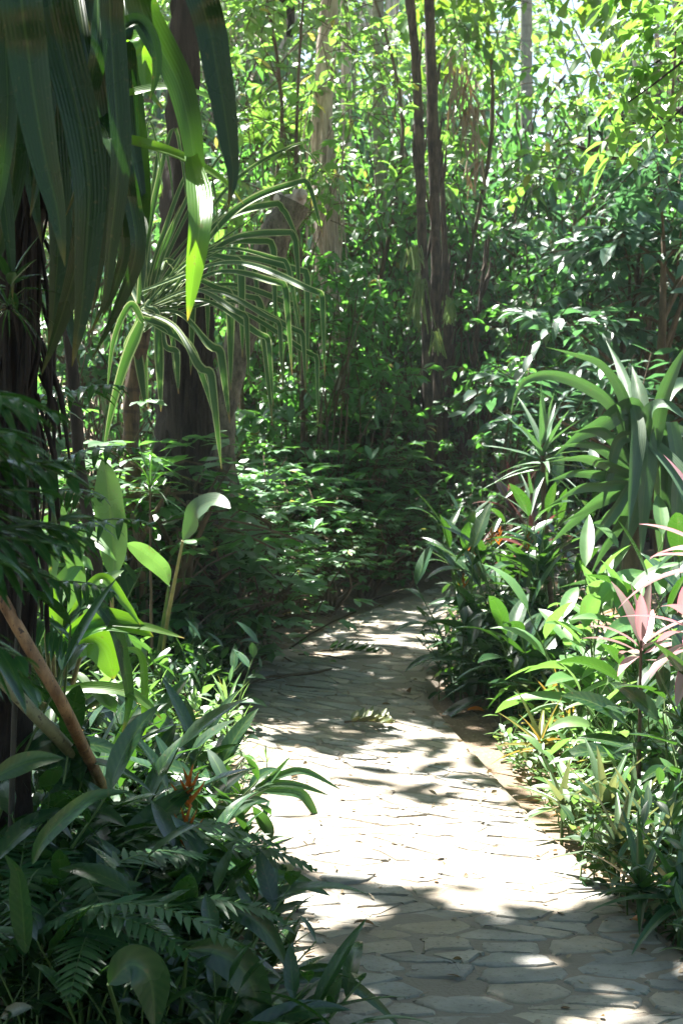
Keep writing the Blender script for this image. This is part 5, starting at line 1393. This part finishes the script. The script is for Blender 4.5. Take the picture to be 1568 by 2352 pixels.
dry_leaf('small pale leaf on the grey stones before the bend', 928, 1592, .07, .05, 1.1, M['dry'])
dry_leaf('tiny yellow leaf in the middle of the sandy stones', 757, 1502 + 20, .05, .03, .8, M['lime'])
dry_leaf('small dark leaf on the stones by the curled frond', 845, 1645, .05, .03, 2.2, M['dry'])
dry_leaf('yellow leaf among the plants at the right edge', 1500, 1725, .1, .05, .1, M['orange'], .3)
def fallen_frond(label, px, py, ang, Lf, mat):
    p = gp(px, py, .02); e = thing('fallen_frond', label, 'frond', p, 'fallen fronds on the path'); mb = MB(); rng = np.random.default_rng(int(px))
    feather(mb, rng, p + [0, 0, .02], (math.cos(ang), math.sin(ang), .1), Lf, 8, .11, .035, .3, -.9, r=.005, kind='lance', fold=.7, S=6)
    part('fronds', mb, [mat, M['twig']], e)
fallen_frond('curled olive frond lying in the middle of the path', 790, 1668, .1, .22, leaf_mat('wilted frond leaf', (.1, .12, .05), (.16, .16, .08), (.2, .2, .05), .2, .5))
fallen_frond('flat dark frond lying before the sunlit bars on the far path', 735, 1503, .05, .35, M['frond'])
tw = thing('fallen_twig', 'forked dead twig lying across the left half of the path', 'twig', gp(670, 1553, .02))
mb = MB()
tube(mb, [gp(570, 1572, .02), gp(610, 1556, .03), gp(670, 1550, .03), gp(720, 1545, .03), gp(762, 1536, .04)], [.004, .007, .008, .009, .005], 22, 6, .12, 1)
tube(mb, [gp(672, 1550, .03), gp(640, 1558, .03), gp(600, 1566, .022)], [.005, .004, .002], 12, 5, .1, 2)
tube(mb, [gp(655, 1572, .02), gp(690, 1577, .02), gp(722, 1578, .02)], [.003, .004, .002], 10, 5, .1, 3)
part('twig', mb, M['twig'], tw)

mb = MB(); rng = np.random.default_rng(89); n = 900
sx = rng.uniform(0, PLEN, n); sv = np.where(rng.random(n) < .7, rng.beta(.35, .35, n), rng.random(n)); L_, R_ = edge(sx)
q = L_ * (1 - sv)[:, None] + R_ * sv[:, None]; a = rng.uniform(0, 6.28, n)
ribbons(mb, np.c_[q, np.full(n, .014)], np.stack([np.cos(a), np.sin(a), rng.normal(.05, .2, n)], -1), rng.uniform(.012, .05, n), rng.uniform(.006, .02, n), rng.uniform(-.3, .5, n), 'lance', 4, 3, .4, rng.normal(0, .5, n))
o = link('path_litter', mb.mesh('path_litter', M['dry'])); o['kind'] = 'stuff'; o['label'] = 'small dry leaf scraps scattered on the path'

# ------------------------------------------------------------------ unseen crowns added overhead to shade the path, cut open for the sun
def in_poly(x, y, P):
    ins = np.zeros(x.shape, bool)
    for a in range(len(P)):
        b = (a + 1) % len(P)
        c = ((P[a][1] > y) != (P[b][1] > y)) & (x < (P[b][0] - P[a][0]) * (y - P[a][1]) / (P[b][1] - P[a][1] + 1e-12) + P[a][0])
        ins ^= c
    return ins
LITP = np.array([gp(*p)[:2] for p in [(560, 1775), (640, 1752), (760, 1745), (900, 1738), (960, 1690), (1060, 1690), (1110, 1720), (1180, 1690), (1300, 1660), (1500, 1640), (1750, 1700), (1760, 1900), (1560, 1930), (1400, 1955), (1350, 2010), (1330, 2060), (1250, 2085), (1160, 2062), (1080, 2012), (1035, 1998), (985, 2045), (930, 2030), (870, 2032), (780, 2012), (690, 1985), (600, 1930), (560, 1850)]])
LIT2 = np.array([gp(*p)[:2] for p in [(60, 1600), (250, 1560), (430, 1570), (545, 1660), (560, 1760), (430, 1790), (230, 1740), (60, 1720)]])
LIT3 = np.array([gp(*p)[:2] for p in [(620, 2058), (760, 2062), (885, 2090), (860, 2112), (700, 2092), (615, 2088)]])
LIT4 = np.array([gp(*p)[:2] for p in [(1035, 2056), (1090, 2066), (1135, 2112), (1100, 2124), (1050, 2092)]])
LITS = []                         # (x, y, r): holes made in the added crowns so sun reaches raised plants
for (px, py, Y, r) in [(250, 1180, 6.6, .3), (262, 1290, 6.6, .22), (470, 1170, 7.0, .25), (130, 1230, 5.6, .22), (60, 1350, 5.6, .2), (290, 1430, 4.8, .25), (200, 1500, 4.8, .25), (440, 600, 3.2, .12), (350, 340, 3.6, .12), (330, 130, 3.8, .15), (420, 220, 3.7, .12),
                       (1470, 1470, 5.7, .4), (1560, 1330, 5.4, .35), (1300, 1050, 7.5, .45), (1420, 900, 7.5, .35), (1480, 1250, 7.5, .25), (1200, 1180, 8.4, .3), (1090, 1320, 8.6, .3), (1260, 1330, 8, .25), (1220, 900, 7.5, .25), (1380, 1600, 5.6, .4), (640, 1800, 5.85, .2), (620, 640, 8.1, .09), (480, 720, 8.1, .1), (400, 620, 8.1, .12), (1540, 150, 9.2, .55), (1480, 60, 9.2, .45), (1560, 40, 9.2, .5)]:
    p = pt(px, py, Y); q = p - LDIR * (p[2] / LDIR[2]); LITS.append((q[0], q[1], r))
def lit_at(x, y):
    f = in_poly(x, y, LITP) | in_poly(x, y, LIT2) | in_poly(x, y, LIT3) | in_poly(x, y, LIT4)
    for (a, b, r) in LITS:
        f |= (x - a) ** 2 + (y - b) ** 2 < r * r
    return f
def canopy(parent, seed, n, xr, yr, zr, hub):
    rng = np.random.default_rng(seed)
    gx = rng.uniform(*xr, n); gy = rng.uniform(*yr, n); h = rng.uniform(*zr, n)
    # dapple: thin cover over the middle path, dense elsewhere
    cov = np.where((gy > 6.9) & (gy < 13), .74, 1.0)
    cov = np.where((gy > 9.2) & (gy < 10.2) & (gx > -.5), .3, cov)
    cov = np.where(gy > 9.9, .08, cov)
    k = rng.random(n) < cov; gx, gy, h = gx[k], gy[k], h[k]
    c = np.stack([gx, gy, 0 * gx], -1) + LDIR * (h / LDIR[2])[:, None]
    m = 7
    B = np.repeat(c[:, None], m, 1) + rng.normal(0, .12, (len(c), m, 3))
    D = unit(rng.standard_normal((len(c), m, 3)) * [1, 1, .35] + [0, 0, -.1])
    L = rng.uniform(.2, .36, (len(c), m))
    B, D, L = B.reshape(-1, 3), D.reshape(-1, 3), L.ravel()
    ok = np.ones(len(B), bool)
    stray = np.repeat(rng.random(len(B) // 7) < .03, 7)
    gg = B - LDIR * (B[:, 2] / LDIR[2])[:, None]; stray &= (gg[:, 1] > 5.5) & (gg[:, 0] < .85)
    for f in (0, .33, .66, 1):
        for sgn in (-1, 1):
            q = B + D * (L * f)[:, None] + np.array([0, 0, -.1]) * f + unit(np.cross(D, [0, 0, 1])) * (sgn * .06 * math.sin(math.pi * (.1 + .8 * f)))
            g = q - LDIR * (q[:, 2] / LDIR[2])[:, None]
            ok &= ~lit_at(g[:, 0], g[:, 1]) | stray
    B, D, L = B[ok], D[ok], L[ok]
    lb, sb = MB(), MB()
    ribbons(lb, B, D, L, L * .4, .4, 'lance', 3, 3, .2, rng.normal(0, .25, len(B)))
    for j in range(0, len(c), 26):
        q = c[j]; g = q - LDIR * (q[2] / LDIR[2])
        tube_pts = [hub, (hub + q) / 2 + [0, 0, .4], q]
        T = catmull(tube_pts, 20); G = T - LDIR * (T[:, 2] / LDIR[2])[:, None]
        if not lit_at(G[:, 0], G[:, 1]).any():
            tube(sb, tube_pts, [.03, .018, .006], 12, 6, .05, j)
    part('crown', lb, M['shadecanopy'], parent)  # leaf mass above the frame, shaped to cast the dapple
    if sb.n: part('limbs', sb, M['bark'], parent)
canopy(shaggy, 1, 2000, (-4.5, .6), (-1.0, 12.5), (5.6, 7.2), np.array([pt(430, -80, 9)[0], 9.0, 5.2]))
rt = thing('overhanging_tree', 'tree with yellow green sprays hanging in at the top right corner', 'tree', gl(3.3, 9.0))
mb = MB(); tube(mb, [[3.3, 9, -.1], [3.2, 9, 2], [3.1, 9, 4], [2.9, 8.8, 6.2]], [.16, .14, .12, .08], 24, 12, .05, 3); part('trunk', mb, M['bark'], rt)
canopy(rt, 2, 2250, (-.9, 5.0), (-1.0, 12.5), (5.8, 7.4), np.array([2.95, 8.9, 6.0]))
# its low sprays that show in the top right corner
mb, sb = MB(), MB(); rng = np.random.default_rng(66)
B_, D_, T_ = [], [], []
for k in range(60):
    px, py = rng.uniform(1430, 1640), rng.uniform(-80, 330)
    if rng.random() < max(0, (1520 - px) / 120): continue
    if py > 180 and rng.random() < .35: continue
    q = pt(px, py, rng.uniform(8.6, 10.0))
    B_.append(q); D_.append(unit(rng.standard_normal(3) * [1, 1, .3] + [-.5, 0, -.25])); T_.append(rng.uniform(.25, .45))
for q in B_[::4]:
    tube(sb, [[3.2, 9, 3.4 + rng.uniform(-.4, .8)], (np.array([3.2, 9, 3.9]) + q) / 2 + [0, 0, .15], q], [.02, .012, .004], 12, 5, .05, 2)
twig_leaves(mb, rng, np.array(B_), np.array(D_), np.array(T_), 10, .15, .058, 'alt', .6, 'lance')
part('foliage', mb, M['canopy'], rt); part('branches', sb, M['bark'], rt)

# ------------------------------------------------------------------ humid air
def haze(density):
    x0, x1, y0, y1, z0, z1 = -30, 30, -8, 60, -2.5, 14
    v = [(x, y, z) for x in (x0, x1) for y in (y0, y1) for z in (z0, z1)]
    f = [(0, 1, 3, 2), (4, 6, 7, 5), (0, 4, 5, 1), (2, 3, 7, 6), (0, 2, 6, 4), (1, 5, 7, 3)]
    me = bpy.data.meshes.new('haze'); me.from_pydata(v, [], f)
    m, t, N, Lk = nt('humid air')
    out = N('ShaderNodeOutputMaterial'); pv = N('ShaderNodeVolumePrincipled')
    pv.inputs['Color'].default_value = (.9, .96, 1, 1); pv.inputs['Density'].default_value = density; pv.inputs['Anisotropy'].default_value = 0.3
    Lk(pv.outputs[0], out.inputs['Volume'])
    me.materials.append(m); o = link('haze', me); o['kind'] = 'stuff'; o['label'] = 'thin sunlit humid air'
haze(0.0011)
